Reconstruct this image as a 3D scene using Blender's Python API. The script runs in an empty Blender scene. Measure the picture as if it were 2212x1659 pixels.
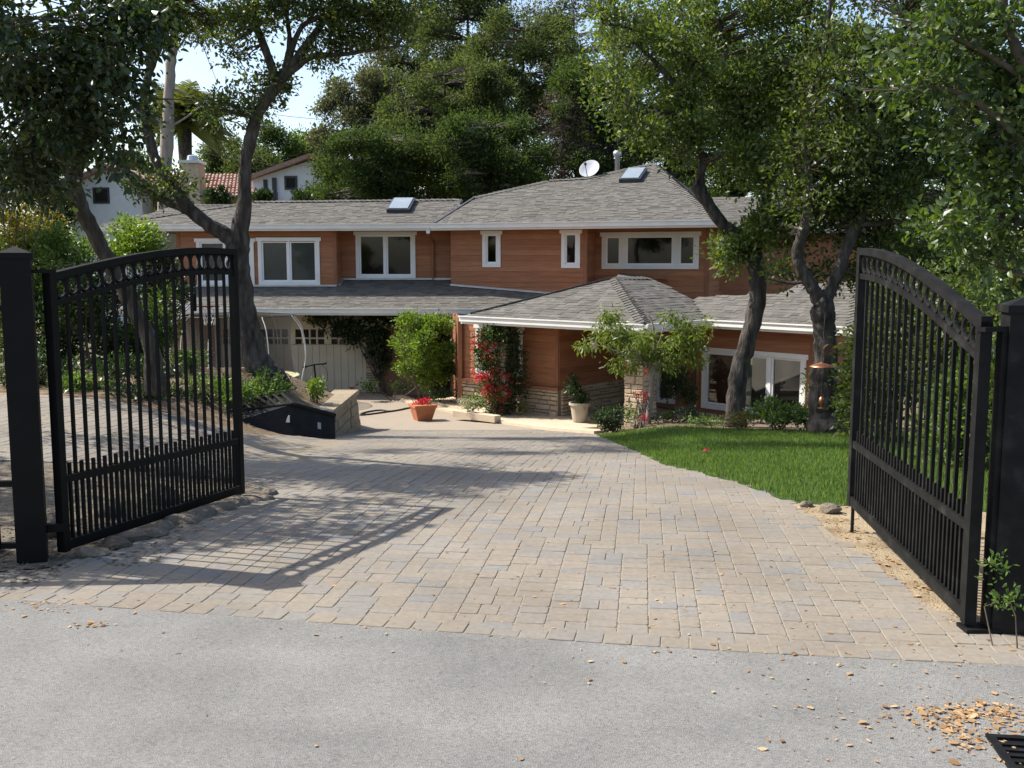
import bpy, bmesh, math, random
import numpy as np
from mathutils import Vector, Matrix, Quaternion
from mathutils.geometry import delaunay_2d_cdt

scene = bpy.context.scene
# ------------------------------------------------------------------ camera
CAMZ = 1.75
PITCH = math.radians(6.80)
FPX, CX, CY = 2150.0, 1106.0, 829.5          # measured on the photograph at 2212 x 1659
cam_data = bpy.data.cameras.new('camera')
cam_data.sensor_width = 36.0
cam_data.lens = 36.0 * FPX / 2212.0
cam_data.clip_start, cam_data.clip_end = 0.05, 2000.0
cam = bpy.data.objects.new('camera', cam_data)
scene.collection.objects.link(cam)
cam.location = (0, 0, CAMZ)
cam.rotation_euler = (math.radians(90) - PITCH, 0, 0)
scene.camera = cam
# ------------------------------------------------------------------ sky and sun
SUN_AZ = math.atan2(-0.956, 0.292)             # from +Y, towards +X
SUN_EL = math.radians(47)
to_sun = Vector((math.sin(SUN_AZ) * math.cos(SUN_EL), math.cos(SUN_AZ) * math.cos(SUN_EL), math.sin(SUN_EL)))
world = bpy.data.worlds.new('World'); scene.world = world; world.use_nodes = True
wn = world.node_tree.nodes; wl = world.node_tree.links
bg = wn['Background']
sky = wn.new('ShaderNodeTexSky'); sky.sky_type = 'NISHITA'; sky.sun_disc = False
sky.sun_elevation = SUN_EL; sky.sun_rotation = SUN_AZ
sky.air_density = 1.0; sky.dust_density = 2.0; sky.ozone_density = 1.0
wl.new(sky.outputs[0], bg.inputs[0]); bg.inputs[1].default_value = 0.14
sun_data = bpy.data.lights.new('sun', 'SUN'); sun_data.energy = 4.75; sun_data.angle = math.radians(0.53)
sun_data.color = (1.0, 0.945, 0.86)
sun = bpy.data.objects.new('sun', sun_data); scene.collection.objects.link(sun)
sun.rotation_euler = (-to_sun).to_track_quat('-Z', 'Y').to_euler(); sun.location = to_sun * 60
vs = scene.view_settings
vs.view_transform = 'Standard'; vs.look = 'None'; vs.exposure = 0.8; vs.gamma = 1.0; vs.use_curve_mapping = False
scene.cycles.max_bounces = 6; scene.cycles.transparent_max_bounces = 12
scene.cycles.diffuse_bounces = 3; scene.cycles.glossy_bounces = 3

# ------------------------------------------------------------------ helpers
COL = scene.collection
ORG = {}
sT, cT = math.sin(PITCH), math.cos(PITCH)
def ray(px, py):
    xc, yc = (px - CX) / FPX, -(py - CY) / FPX
    return Vector((xc, cT + yc * sT, -sT + yc * cT))
def at(px, py, Y):
    d = ray(px, py); t = Y / d.y
    return Vector((d.x * t, Y, CAMZ + d.z * t))
def atz(px, py, z):
    d = ray(px, py); t = (z - CAMZ) / d.z
    return Vector((d.x * t, d.y * t, z))
def smooth(a):
    a = min(1.0, max(0.0, a)); return a * a * (3 - 2 * a)
def interp(tab, v):
    if v <= tab[0][0]: return tab[0][1]
    for (a, b), (c, d) in zip(tab, tab[1:]):
        if v <= c: return b + (d - b) * (v - a) / (c - a)
    return tab[-1][1]
def lerp(a, b, t): return a + (b - a) * t

def tag(o, label=None, cat=None, group=None, kind=None):
    if label: o['label'] = label
    if cat: o['category'] = cat
    if group: o['group'] = group
    if kind: o['kind'] = kind
    return o
def thing(name, label, cat, loc=(0, 0, 0), group=None, parent=None):
    o = bpy.data.objects.new(name, None); COL.objects.link(o)
    loc = Vector(loc); o.empty_display_size = 0.2
    o.location = loc; ORG[o.name] = loc
    return tag(o, label, cat, group)
def link_mesh(name, me, mat, parent=None, origin=None):
    """me is in world coordinates; it is shifted to its own origin"""
    po = ORG[parent.name] if parent else Vector((0, 0, 0))
    o = bpy.data.objects.new(name, me); COL.objects.link(o)
    if mat: me.materials.append(mat)
    if origin is None: origin = po
    origin = Vector(origin)
    if origin.length > 0: me.transform(Matrix.Translation(-origin))
    if parent: o.parent = parent
    o.location = origin - po; ORG[o.name] = origin
    return o

class MB:
    """collects shapes into one mesh"""
    def __init__(s): s.v = []; s.f = []
    def add(s, vs, fs):
        n = len(s.v); s.v += [tuple(p) for p in vs]; s.f += [tuple(i + n for i in f) for f in fs]; return s
    def hexa(s, b, t):           # four bottom points, four top points (both counter-clockwise from above)
        return s.add(list(b) + list(t), [(3, 2, 1, 0), (4, 5, 6, 7), (0, 1, 5, 4), (1, 2, 6, 5), (2, 3, 7, 6), (3, 0, 4, 7)])
    def box(s, c, size, R=None):
        c = Vector(c); h = [x / 2 for x in size]
        P = [Vector((sx * h[0], sy * h[1], sz * h[2])) for sz in (-1, 1) for sx, sy in ((-1, -1), (1, -1), (1, 1), (-1, 1))]
        if R: P = [R @ p for p in P]
        P = [c + p for p in P]
        return s.hexa(P[:4], P[4:])
    def bar(s, a, b, w, d, up=(0, 0, 1)):     # rectangular bar from a to b
        a, b = Vector(a), Vector(b); t = (b - a)
        L = t.length; t.normalize(); up = Vector(up)
        if abs(t.dot(up)) > 0.99: up = Vector((0, 1, 0))
        x = t.cross(up).normalized(); y = x.cross(t)
        q = [(-1, -1), (1, -1), (1, 1), (-1, 1)]
        A = [a + x * (i * w / 2) + y * (j * d / 2) for i, j in q]; B = [p + t * L for p in A]
        return s.add(A + B, [(0, 1, 2, 3), (7, 6, 5, 4), (4, 5, 1, 0), (5, 6, 2, 1), (6, 7, 3, 2), (7, 4, 0, 3)])
    def tube(s, pts, rad, n=8, closed=False, cap=True):
        pts = [Vector(p) for p in pts]; N = len(pts)
        if not isinstance(rad, (list, tuple)): rad = [rad] * N
        prev = None; rings = []
        for i, p in enumerate(pts):
            if closed: t = pts[(i + 1) % N] - pts[i - 1]
            else: t = pts[min(i + 1, N - 1)] - pts[max(i - 1, 0)]
            if t.length < 1e-9: t = Vector((0, 0, 1))
            t.normalize()
            if prev is None:
                a = Vector((0, 0, 1)) if abs(t.z) < 0.9 else Vector((1, 0, 0))
                x = t.cross(a).normalized()
            else:
                x = prev - t * prev.dot(t)
                x = x.normalized() if x.length > 1e-6 else t.orthogonal().normalized()
            prev = x; y = t.cross(x)
            rings.append([p + (x * math.cos(2 * math.pi * k / n) + y * math.sin(2 * math.pi * k / n)) * rad[i] for k in range(n)])
        V = [q for r in rings for q in r]; F = []
        for i in range(N if closed else N - 1):
            j = (i + 1) % N
            for k in range(n):
                m = (k + 1) % n
                F.append((i * n + k, i * n + m, j * n + m, j * n + k))
        if cap and not closed:
            F.append(tuple(range(n - 1, -1, -1))); F.append(tuple((N - 1) * n + k for k in range(n)))
        return s.add(V, F)
    def lathe(s, c, prof, n=16, R=None):       # prof = [(r, z)]
        c = Vector(c); V = []; F = []
        for r, z in prof:
            for k in range(n):
                p = Vector((r * math.cos(2 * math.pi * k / n), r * math.sin(2 * math.pi * k / n), z))
                if R: p = R @ p
                V.append(c + p)
        for i in range(len(prof) - 1):
            for k in range(n):
                m = (k + 1) % n; F.append((i * n + k, i * n + m, (i + 1) * n + m, (i + 1) * n + k))
        F.append(tuple(range(n - 1, -1, -1))); F.append(tuple((len(prof) - 1) * n + k for k in range(n)))
        return s.add(V, F)
    def prism(s, poly, z0, z1):                # plan polygon (ccw) between heights
        n = len(poly)
        V = [(p[0], p[1], z0) for p in poly] + [(p[0], p[1], z1) for p in poly]
        F = [tuple(range(n - 1, -1, -1)), tuple(range(n, 2 * n))] + [(i, (i + 1) % n, (i + 1) % n + n, i + n) for i in range(n)]
        return s.add(V, F)
    def slab(s, poly, th):                     # arbitrary planar 3-D polygon given thickness along its normal (downwards)
        P = [Vector(p) for p in poly]; n = len(P)
        nor = Vector((0, 0, 0))
        for i in range(n): nor += (P[i] - P[0]).cross(P[(i + 1) % n] - P[0])
        nor.normalize()
        if nor.z < 0: nor = -nor; P = P[::-1]
        Q = [p - nor * th for p in P]
        return s.add(P + Q, [tuple(range(n)), tuple(range(2 * n - 1, n - 1, -1))] + [((i + 1) % n, i, i + n, (i + 1) % n + n) for i in range(n)])
    def mesh(s, name, smooth=False):
        me = bpy.data.meshes.new(name); me.from_pydata(s.v, [], s.f); me.update()
        if smooth: me.polygons.foreach_set('use_smooth', [True] * len(me.polygons))
        return me
    def build(s, name, mat, parent=None, origin=None, smooth=False):
        return link_mesh(name, s.mesh(name, smooth), mat, parent, origin)

def np_mesh(name, V, quads, smooth=False):
    """fast mesh from numpy vertices and k-gon index array"""
    me = bpy.data.meshes.new(name)
    n, k = quads.shape
    me.vertices.add(len(V)); me.vertices.foreach_set('co', np.ascontiguousarray(V, dtype=np.float32).ravel())
    me.loops.add(n * k); me.loops.foreach_set('vertex_index', np.ascontiguousarray(quads, dtype=np.int32).ravel())
    me.polygons.add(n); me.polygons.foreach_set('loop_start', np.arange(0, n * k, k, dtype=np.int32))
    if smooth: me.polygons.foreach_set('use_smooth', np.ones(n, dtype=bool))
    me.update(calc_edges=True); me.validate()
    return me

def copy_thing(root, loc, rotz=0.0, scale=1.0, label=None):
    r = root.copy(); COL.objects.link(r); r.location = loc; r.rotation_euler[2] = rotz; r.scale = (scale,) * 3
    ORG[r.name] = Vector(loc)
    if label: r['label'] = label
    for ch in list(root.children):
        c = ch.copy(); COL.objects.link(c); c.parent = r
        for g in list(ch.children):
            d = g.copy(); COL.objects.link(d); d.parent = c
    return r

def catmull(pts, n=5):
    """pts = list of (Vector, radius); smooth resampling"""
    out = []
    P = [pts[0]] + list(pts) + [pts[-1]]
    for i in range(1, len(P) - 2):
        p0, p1, p2, p3 = (P[i - 1], P[i], P[i + 1], P[i + 2])
        for k in range(n):
            t = k / n
            v = 0.5 * ((2 * p1[0]) + (p2[0] - p0[0]) * t + (2 * p0[0] - 5 * p1[0] + 4 * p2[0] - p3[0]) * t * t + (3 * p1[0] - p0[0] - 3 * p2[0] + p3[0]) * t ** 3)
            out.append((v, lerp(p1[1], p2[1], t)))
    out.append(pts[-1])
    return out

# ------------------------------------------------------------------ materials
def nodes_of(name):
    m = bpy.data.materials.new(name); m.use_nodes = True
    nt = m.node_tree; b = nt.nodes['Principled BSDF']
    return m, nt, b
def ramp_node(nt, cols, interp_mode='LINEAR', lo=0.0, hi=1.0):
    r = nt.nodes.new('ShaderNodeValToRGB'); e = r.color_ramp.elements
    r.color_ramp.interpolation = interp_mode
    while len(e) < len(cols): e.new(0.5)
    for i, c in enumerate(cols):
        e[i].position = lo + (hi - lo) * i / max(1, len(cols) - 1)
        e[i].color = (c[0], c[1], c[2], 1)
    return r
def MAT(name, cols, scale=4.0, rough=0.8, bump=0.0, bscale=60.0, rnd=None, vary=0.25, spec=0.35, metallic=0.0,
        stretch=(1, 1, 1), detail=5.0, bdist=0.01, coat=0.0, lo=0.3, hi=0.7):
    """cols spread by noise, or by a random value per piece (rnd='object'/'island') with noise on top"""
    m, nt, b = nodes_of(name); N = nt.nodes; L = nt.links
    geo = N.new('ShaderNodeNewGeometry')
    mp = N.new('ShaderNodeMapping'); mp.inputs['Scale'].default_value = stretch
    L.new(geo.outputs['Position'], mp.inputs['Vector'])
    no = N.new('ShaderNodeTexNoise'); no.inputs['Scale'].default_value = scale; no.inputs['Detail'].default_value = detail
    L.new(mp.outputs[0], no.inputs['Vector'])
    if rnd:
        r = ramp_node(nt, cols)
        if rnd == 'object':
            oi = N.new('ShaderNodeObjectInfo'); L.new(oi.outputs['Random'], r.inputs[0])
        else: L.new(geo.outputs['Random Per Island'], r.inputs[0])
        mr = N.new('ShaderNodeMapRange'); mr.inputs['From Min'].default_value = 0.25; mr.inputs['From Max'].default_value = 0.75
        mr.inputs['To Min'].default_value = 1 - vary; mr.inputs['To Max'].default_value = 1 + vary
        L.new(no.outputs[0], mr.inputs[0])
        if name.startswith('paver'):
            n3 = N.new('ShaderNodeTexNoise'); n3.inputs['Scale'].default_value = 1.1; n3.inputs['Detail'].default_value = 5; L.new(geo.outputs['Position'], n3.inputs['Vector'])
            m3 = N.new('ShaderNodeMapRange'); m3.inputs['From Min'].default_value = 0.32; m3.inputs['From Max'].default_value = 0.68; m3.inputs['To Min'].default_value = 0.84; m3.inputs['To Max'].default_value = 1.08
            L.new(n3.outputs[0], m3.inputs[0]); m4 = N.new('ShaderNodeMath'); m4.operation = 'MULTIPLY'; L.new(mr.outputs[0], m4.inputs[0]); L.new(m3.outputs[0], m4.inputs[1]); mr = m4
        mx = N.new('ShaderNodeVectorMath'); mx.operation = 'SCALE'
        L.new(r.outputs[0], mx.inputs[0]); L.new(mr.outputs[0], mx.inputs['Scale'])
        L.new(mx.outputs[0], b.inputs['Base Color'])
    else:
        r = ramp_node(nt, cols, lo=lo, hi=hi); L.new(no.outputs[0], r.inputs[0]); L.new(r.outputs[0], b.inputs['Base Color'])
    b.inputs['Roughness'].default_value = rough; b.inputs['Metallic'].default_value = metallic
    b.inputs['Specular IOR Level'].default_value = spec
    if coat: b.inputs['Coat Weight'].default_value = coat
    if bump:
        n2 = N.new('ShaderNodeTexNoise'); n2.inputs['Scale'].default_value = bscale; n2.inputs['Detail'].default_value = 4
        L.new(mp.outputs[0], n2.inputs['Vector'])
        bp = N.new('ShaderNodeBump'); bp.inputs['Strength'].default_value = bump; bp.inputs['Distance'].default_value = bdist
        L.new(n2.outputs[0], bp.inputs['Height']); L.new(bp.outputs[0], b.inputs['Normal'])
    return m
def LEAF(name, cols, trans=0.35, tcol=None, rough=0.45, spec=0.4):
    m, nt, b = nodes_of(name); N = nt.nodes; L = nt.links
    geo = N.new('ShaderNodeNewGeometry'); r = ramp_node(nt, cols)
    L.new(geo.outputs['Random Per Island'], r.inputs[0]); L.new(r.outputs[0], b.inputs['Base Color'])
    b.inputs['Roughness'].default_value = rough; b.inputs['Specular IOR Level'].default_value = spec
    tr = N.new('ShaderNodeBsdfTranslucent'); mixc = N.new('ShaderNodeMix'); mixc.data_type = 'RGBA'; mixc.blend_type = 'MULTIPLY'
    mixc.inputs['Factor'].default_value = 1.0
    L.new(r.outputs[0], mixc.inputs['A']); t = tcol or (2.2, 2.3, 0.9); mixc.inputs['B'].default_value = (*t, 1)
    L.new(mixc.outputs['Result'], tr.inputs[0])
    ms = N.new('ShaderNodeMixShader'); ms.inputs[0].default_value = trans
    L.new(b.outputs[0], ms.inputs[1]); L.new(tr.outputs[0], ms.inputs[2])
    L.new(ms.outputs[0], N['Material Output'].inputs[0])
    return m
def GLASS(name, tint=(0.02, 0.025, 0.03), amount=0.25):
    m, nt, b = nodes_of(name); N = nt.nodes; L = nt.links
    gl = N.new('ShaderNodeBsdfGlossy'); gl.inputs['Roughness'].default_value = 0.03; gl.inputs[0].default_value = (0.9, 0.92, 0.95, 1)
    tr = N.new('ShaderNodeBsdfTransparent'); tr.inputs[0].default_value = (0.75, 0.8, 0.82, 1)
    fr = N.new('ShaderNodeFresnel'); fr.inputs[0].default_value = 1.6
    mx = N.new('ShaderNodeMixShader'); L.new(fr.outputs[0], mx.inputs[0]); L.new(tr.outputs[0], mx.inputs[1]); L.new(gl.outputs[0], mx.inputs[2])
    L.new(mx.outputs[0], N['Material Output'].inputs[0])
    return m

M = {}
M['asphalt'] = None
PAVC = [(0.212, 0.183, 0.146), (0.230, 0.198, 0.157), (0.219, 0.188, 0.149), (0.236, 0.206, 0.165), (0.211, 0.191, 0.163), (0.225, 0.194, 0.154), (0.190, 0.184, 0.173), (0.230, 0.197, 0.155), (0.202, 0.190, 0.171)]
M['paver'] = MAT('paver_single', PAVC, 30, 0.85, 0.35, 220, rnd='object', vary=0.13, bdist=0.002, spec=0.25)
M['pavers'] = MAT('paver_many', PAVC, 30, 0.85, 0.35, 220, rnd='island', vary=0.13, bdist=0.002, spec=0.25)
M['joint'] = MAT('joint_sand', [(0.20, 0.172, 0.13), (0.30, 0.26, 0.20)], 45, 0.95, 0.5, 200, spec=0.1)
M['soil'] = MAT('soil', [(0.10, 0.075, 0.05), (0.17, 0.125, 0.085), (0.24, 0.18, 0.12)], 6, 0.95, 0.8, 60, bdist=0.02, spec=0.1)
M['gravel'] = MAT('shade_toned_gravel', [(0.10, 0.085, 0.065), (0.17, 0.145, 0.11), (0.22, 0.19, 0.15)], 20, 0.95, 0.8, 120, bdist=0.02, spec=0.1)  # gravel tone darkened to carry the shade behind the left gate
M['dirt'] = MAT('dry_dirt', [(0.19, 0.14, 0.085), (0.30, 0.235, 0.15), (0.36, 0.29, 0.19)], 3, 0.95, 0.7, 80, bdist=0.02, spec=0.1)
M['ground'] = MAT('ground', [(0.07, 0.065, 0.035), (0.12, 0.11, 0.06), (0.16, 0.13, 0.08)], 0.8, 0.95, 0.6, 20, bdist=0.03, spec=0.1)
M['lawn'] = MAT('lawn_soil', [(0.04, 0.065, 0.02), (0.06, 0.10, 0.03)], 5, 0.95, 0.6, 80, bdist=0.02, spec=0.1)
M['blade'] = LEAF('grass_blade', [(0.055, 0.105, 0.020), (0.082, 0.148, 0.028), (0.115, 0.182, 0.038), (0.17, 0.195, 0.06)], 0.35, (1.7, 1.8, 0.7), 0.45)
M['iron'] = MAT('black_iron', [(0.003, 0.003, 0.003), (0.0055, 0.0055, 0.0055)], 6, 0.55, 0.15, 150, spec=0.16, bdist=0.002)
M['iron_worn'] = MAT('worn_dark_iron', [(0.005, 0.005, 0.005), (0.010, 0.010, 0.0095), (0.030, 0.029, 0.027)], 9, 0.6, 0.3, 120, spec=0.18, bdist=0.002, lo=0.35, hi=0.8)
M['white'] = MAT('white_trim_paint', [(0.70, 0.69, 0.65), (0.78, 0.77, 0.74)], 3, 0.55, 0.05, 80)
M['vinyl'] = MAT('white_sash', [(0.76, 0.77, 0.78), (0.82, 0.82, 0.82)], 3, 0.4)
M['cream'] = MAT('cream_paint', [(0.58, 0.50, 0.36), (0.66, 0.58, 0.43)], 2.5, 0.6, 0.05, 60)
M['cedar'] = MAT('cedar_siding', [(0.265, 0.104, 0.047), (0.305, 0.126, 0.058), (0.34, 0.148, 0.07), (0.285, 0.114, 0.052)], 3.0, 0.62, 0.25, 30, rnd='object', vary=0.22, stretch=(0.8, 0.8, 9), bdist=0.003)
M['cedar_trim'] = MAT('cedar_trim', [(0.21, 0.085, 0.042), (0.28, 0.12, 0.06)], 4, 0.6, 0.2, 30, stretch=(4, 4, 0.7), bdist=0.003)
M['soffit'] = MAT('soffit', [(0.26, 0.16, 0.10), (0.32, 0.21, 0.14)], 3, 0.7)
SHC = [(0.085, 0.079, 0.069), (0.110, 0.103, 0.091), (0.132, 0.124, 0.109), (0.096, 0.09, 0.079), (0.146, 0.137, 0.121), (0.122, 0.114, 0.10)]
M['shingles'] = MAT('shingles_many', SHC, 40, 0.9, 0.4, 300, rnd='island', vary=0.14, bdist=0.003, spec=0.15)
M['shingle'] = MAT('shingle_single', SHC, 40, 0.9, 0.4, 300, rnd='object', vary=0.14, bdist=0.003, spec=0.15)
M['roofdeck'] = MAT('roof_underlay', [(0.10, 0.092, 0.085), (0.14, 0.13, 0.12)], 20, 0.95)
STC = [(0.40, 0.30, 0.19), (0.48, 0.37, 0.25), (0.44, 0.34, 0.235), (0.52, 0.41, 0.285), (0.36, 0.285, 0.20)]
M['stone'] = MAT('veneer_stone', STC, 12, 0.85, 0.6, 40, rnd='object', vary=0.18, bdist=0.012)
M['mortar'] = MAT('mortar', [(0.20, 0.165, 0.125), (0.27, 0.225, 0.17)], 15, 0.95, 0.4, 80)
M['block'] = MAT('wall_block', [(0.24, 0.195, 0.125), (0.29, 0.235, 0.155), (0.26, 0.215, 0.145)], 10, 0.9, 0.7, 50, rnd='object', vary=0.2, bdist=0.012)
M['slab'] = MAT('tan_concrete', [(0.46, 0.37, 0.26), (0.54, 0.44, 0.32)], 4, 0.85, 0.15, 90)
M['rock'] = MAT('field_stone', [(0.11, 0.09, 0.068), (0.17, 0.14, 0.105), (0.14, 0.12, 0.095)], 9, 0.95, 1.0, 22, rnd='object', vary=0.4, bdist=0.04)
M['terracotta'] = MAT('terracotta', [(0.36, 0.125, 0.055), (0.43, 0.165, 0.08)], 6, 0.8, 0.1, 60)
M['potclay'] = MAT('pale_pot', [(0.36, 0.31, 0.24), (0.44, 0.39, 0.31)], 5, 0.8, 0.1, 60)
M['bark'] = MAT('oak_bark', [(0.030, 0.026, 0.022), (0.065, 0.056, 0.048), (0.115, 0.102, 0.09)], 7, 0.95, 1.0, 16, stretch=(1.6, 1.6, 0.45), bdist=0.035, spec=0.15)
M['bark_pale'] = MAT('pale_bark', [(0.20, 0.17, 0.14), (0.33, 0.29, 0.25)], 3, 0.9, 0.5, 14, stretch=(1.5, 1.5, 0.4), bdist=0.03, spec=0.15)
M['twig'] = MAT('twig', [(0.07, 0.055, 0.042), (0.13, 0.105, 0.08)], 8, 0.95)
M['cutwood'] = MAT('cut_wood', [(0.07, 0.04, 0.025), (0.15, 0.085, 0.05)], 20, 0.9)
M['copper'] = MAT('copper', [(0.62, 0.27, 0.15), (0.70, 0.33, 0.19)], 6, 0.38, 0.05, 60, metallic=0.85)
M['steel'] = MAT('galvanised_steel', [(0.42, 0.43, 0.45), (0.55, 0.56, 0.57)], 6, 0.4, metallic=0.6)
M['dish'] = MAT('dish_paint', [(0.34, 0.36, 0.40), (0.40, 0.42, 0.45)], 5, 0.5)
M['darkmetal'] = MAT('dark_metal', [(0.03, 0.033, 0.038), (0.06, 0.062, 0.067)], 6, 0.5)
M['plastic_black'] = MAT('black_plastic', [(0.006, 0.006, 0.0065), (0.012, 0.012, 0.013)], 6, 0.6, 0.2, 30, spec=0.15)
M['grey_plastic'] = MAT('grey_plastic', [(0.26, 0.26, 0.26), (0.34, 0.34, 0.33)], 5, 0.6)
M['red'] = MAT('red_paint', [(0.45, 0.03, 0.02), (0.55, 0.05, 0.03)], 6, 0.5)
M['mat_yellow'] = MAT('faded_yellow_pad', [(0.60, 0.60, 0.32), (0.70, 0.69, 0.42)], 6, 0.6)
M['stucco'] = MAT('white_stucco', [(0.62, 0.66, 0.70), (0.70, 0.73, 0.76)], 3, 0.9, 0.3, 40)
M['stucco_tan'] = MAT('tan_stucco', [(0.42, 0.33, 0.23), (0.52, 0.42, 0.30)], 3, 0.9, 0.3, 40)
M['tiles'] = MAT('clay_tiles', [(0.26, 0.135, 0.095), (0.34, 0.19, 0.14), (0.30, 0.20, 0.16), (0.38, 0.24, 0.19)], 6, 0.9, rnd='island', vary=0.15)
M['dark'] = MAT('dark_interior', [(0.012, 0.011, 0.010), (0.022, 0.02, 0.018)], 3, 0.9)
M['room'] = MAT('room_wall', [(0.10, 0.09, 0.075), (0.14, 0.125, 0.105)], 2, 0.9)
M['blind'] = MAT('window_blind', [(0.22, 0.23, 0.22), (0.27, 0.28, 0.27)], 3, 0.7)
M['glass'] = GLASS('window_glass')
M['door_wood'] = MAT('stained_door', [(0.20, 0.075, 0.025), (0.29, 0.115, 0.04)], 5, 0.45, 0.1, 30, stretch=(4, 4, 0.6))
M['sky_glass'] = MAT('skylight_glass', [(0.22, 0.25, 0.27), (0.27, 0.30, 0.32)], 3, 0.15, spec=0.5)
M['lamp_glass'] = MAT('lamp_glass', [(0.45, 0.38, 0.25), (0.55, 0.47, 0.33)], 6, 0.3)
M['rubber'] = MAT('hose_rubber', [(0.02, 0.02, 0.018), (0.04, 0.035, 0.03)], 6, 0.6)
# foliage
M['lf_oak'] = LEAF('oak_leaf', [(0.030, 0.049, 0.014), (0.047, 0.074, 0.019), (0.074, 0.108, 0.027), (0.115, 0.142, 0.038)], 0.28, (2.5, 2.5, 0.8), 0.45, 0.4)
M['lf_oak2'] = LEAF('oak_leaf_light', [(0.039, 0.068, 0.016), (0.065, 0.104, 0.023), (0.104, 0.150, 0.033), (0.143, 0.169, 0.052)], 0.3, (2.5, 2.5, 0.8), 0.45, 0.4)
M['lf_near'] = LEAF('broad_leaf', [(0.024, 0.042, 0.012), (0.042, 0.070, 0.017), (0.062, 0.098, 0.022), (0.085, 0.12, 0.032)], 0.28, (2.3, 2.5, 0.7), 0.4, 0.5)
M['lf_shade'] = LEAF('shaded_broad_leaf', [(0.014, 0.026, 0.009), (0.026, 0.044, 0.013), (0.042, 0.066, 0.017), (0.055, 0.08, 0.024)], 0.2, (2.3, 2.5, 0.7), 0.4, 0.5)  # darker copy of the broad leaf, crown shade put into its colour
M['lf_far1'] = LEAF('distant_leaf_grey_green', [(0.030, 0.046, 0.018), (0.052, 0.074, 0.028), (0.078, 0.100, 0.040), (0.105, 0.115, 0.056)], 0.34, (2.2, 2.3, 0.9), 0.75, 0.1)
M['lf_far2'] = LEAF('distant_leaf_green', [(0.020, 0.036, 0.012), (0.036, 0.058, 0.018), (0.055, 0.082, 0.026), (0.075, 0.098, 0.038)], 0.34, (2.2, 2.3, 0.9), 0.75, 0.1)
M['lf_euc'] = LEAF('eucalyptus_leaf', [(0.055, 0.065, 0.035), (0.090, 0.100, 0.055), (0.140, 0.140, 0.085)], 0.3, (2.0, 2.0, 1.0), 0.75, 0.1)
M['lf_dead'] = LEAF('dry_brown_needles', [(0.075, 0.055, 0.042), (0.11, 0.085, 0.065), (0.14, 0.11, 0.085), (0.07, 0.075, 0.04)], 0.15, (1.2, 1.0, 0.8), 0.8, 0.1)
M['lf_bright'] = LEAF('bright_green_leaf', [(0.060, 0.115, 0.015), (0.100, 0.170, 0.022), (0.150, 0.220, 0.030), (0.170, 0.230, 0.050)], 0.35, (1.9, 1.9, 0.6))
M['lf_light'] = LEAF('light_green_leaf', [(0.07, 0.11, 0.018), (0.10, 0.15, 0.024), (0.14, 0.185, 0.034), (0.16, 0.19, 0.05)], 0.35, (1.9, 1.9, 0.6))
M['lf_bush'] = LEAF('bush_leaf', [(0.040, 0.075, 0.016), (0.063, 0.115, 0.023), (0.098, 0.155, 0.034), (0.115, 0.161, 0.046)], 0.3)
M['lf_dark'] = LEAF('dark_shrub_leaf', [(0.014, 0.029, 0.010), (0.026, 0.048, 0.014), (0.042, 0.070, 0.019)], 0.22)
M['lf_yellow'] = LEAF('yellow_green_leaf', [(0.100, 0.120, 0.018), (0.150, 0.160, 0.025), (0.200, 0.150, 0.030), (0.080, 0.110, 0.020)], 0.35, (1.8, 1.6, 0.6))
M['lf_red'] = LEAF('red_bract', [(0.420, 0.018, 0.035), (0.550, 0.030, 0.070), (0.500, 0.020, 0.020)], 0.35, (1.3, 1.0, 1.0), 0.6, 0.2)
M['lf_cream'] = LEAF('cream_flower', [(0.500, 0.470, 0.300), (0.600, 0.570, 0.400)], 0.3, (1, 1, 0.9), 0.7, 0.1)
M['lf_fallen'] = LEAF('fallen_leaf', [(0.20, 0.11, 0.05), (0.34, 0.20, 0.10), (0.44, 0.28, 0.14), (0.16, 0.09, 0.045), (0.50, 0.36, 0.21), (0.26, 0.16, 0.08)], 0.1, (1, 0.9, 0.7), 0.8, 0.1)
M['lf_palm'] = LEAF('palm_leaf', [(0.07, 0.10, 0.028), (0.11, 0.14, 0.04), (0.16, 0.17, 0.06)], 0.25, (1.6, 1.5, 0.6))

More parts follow.
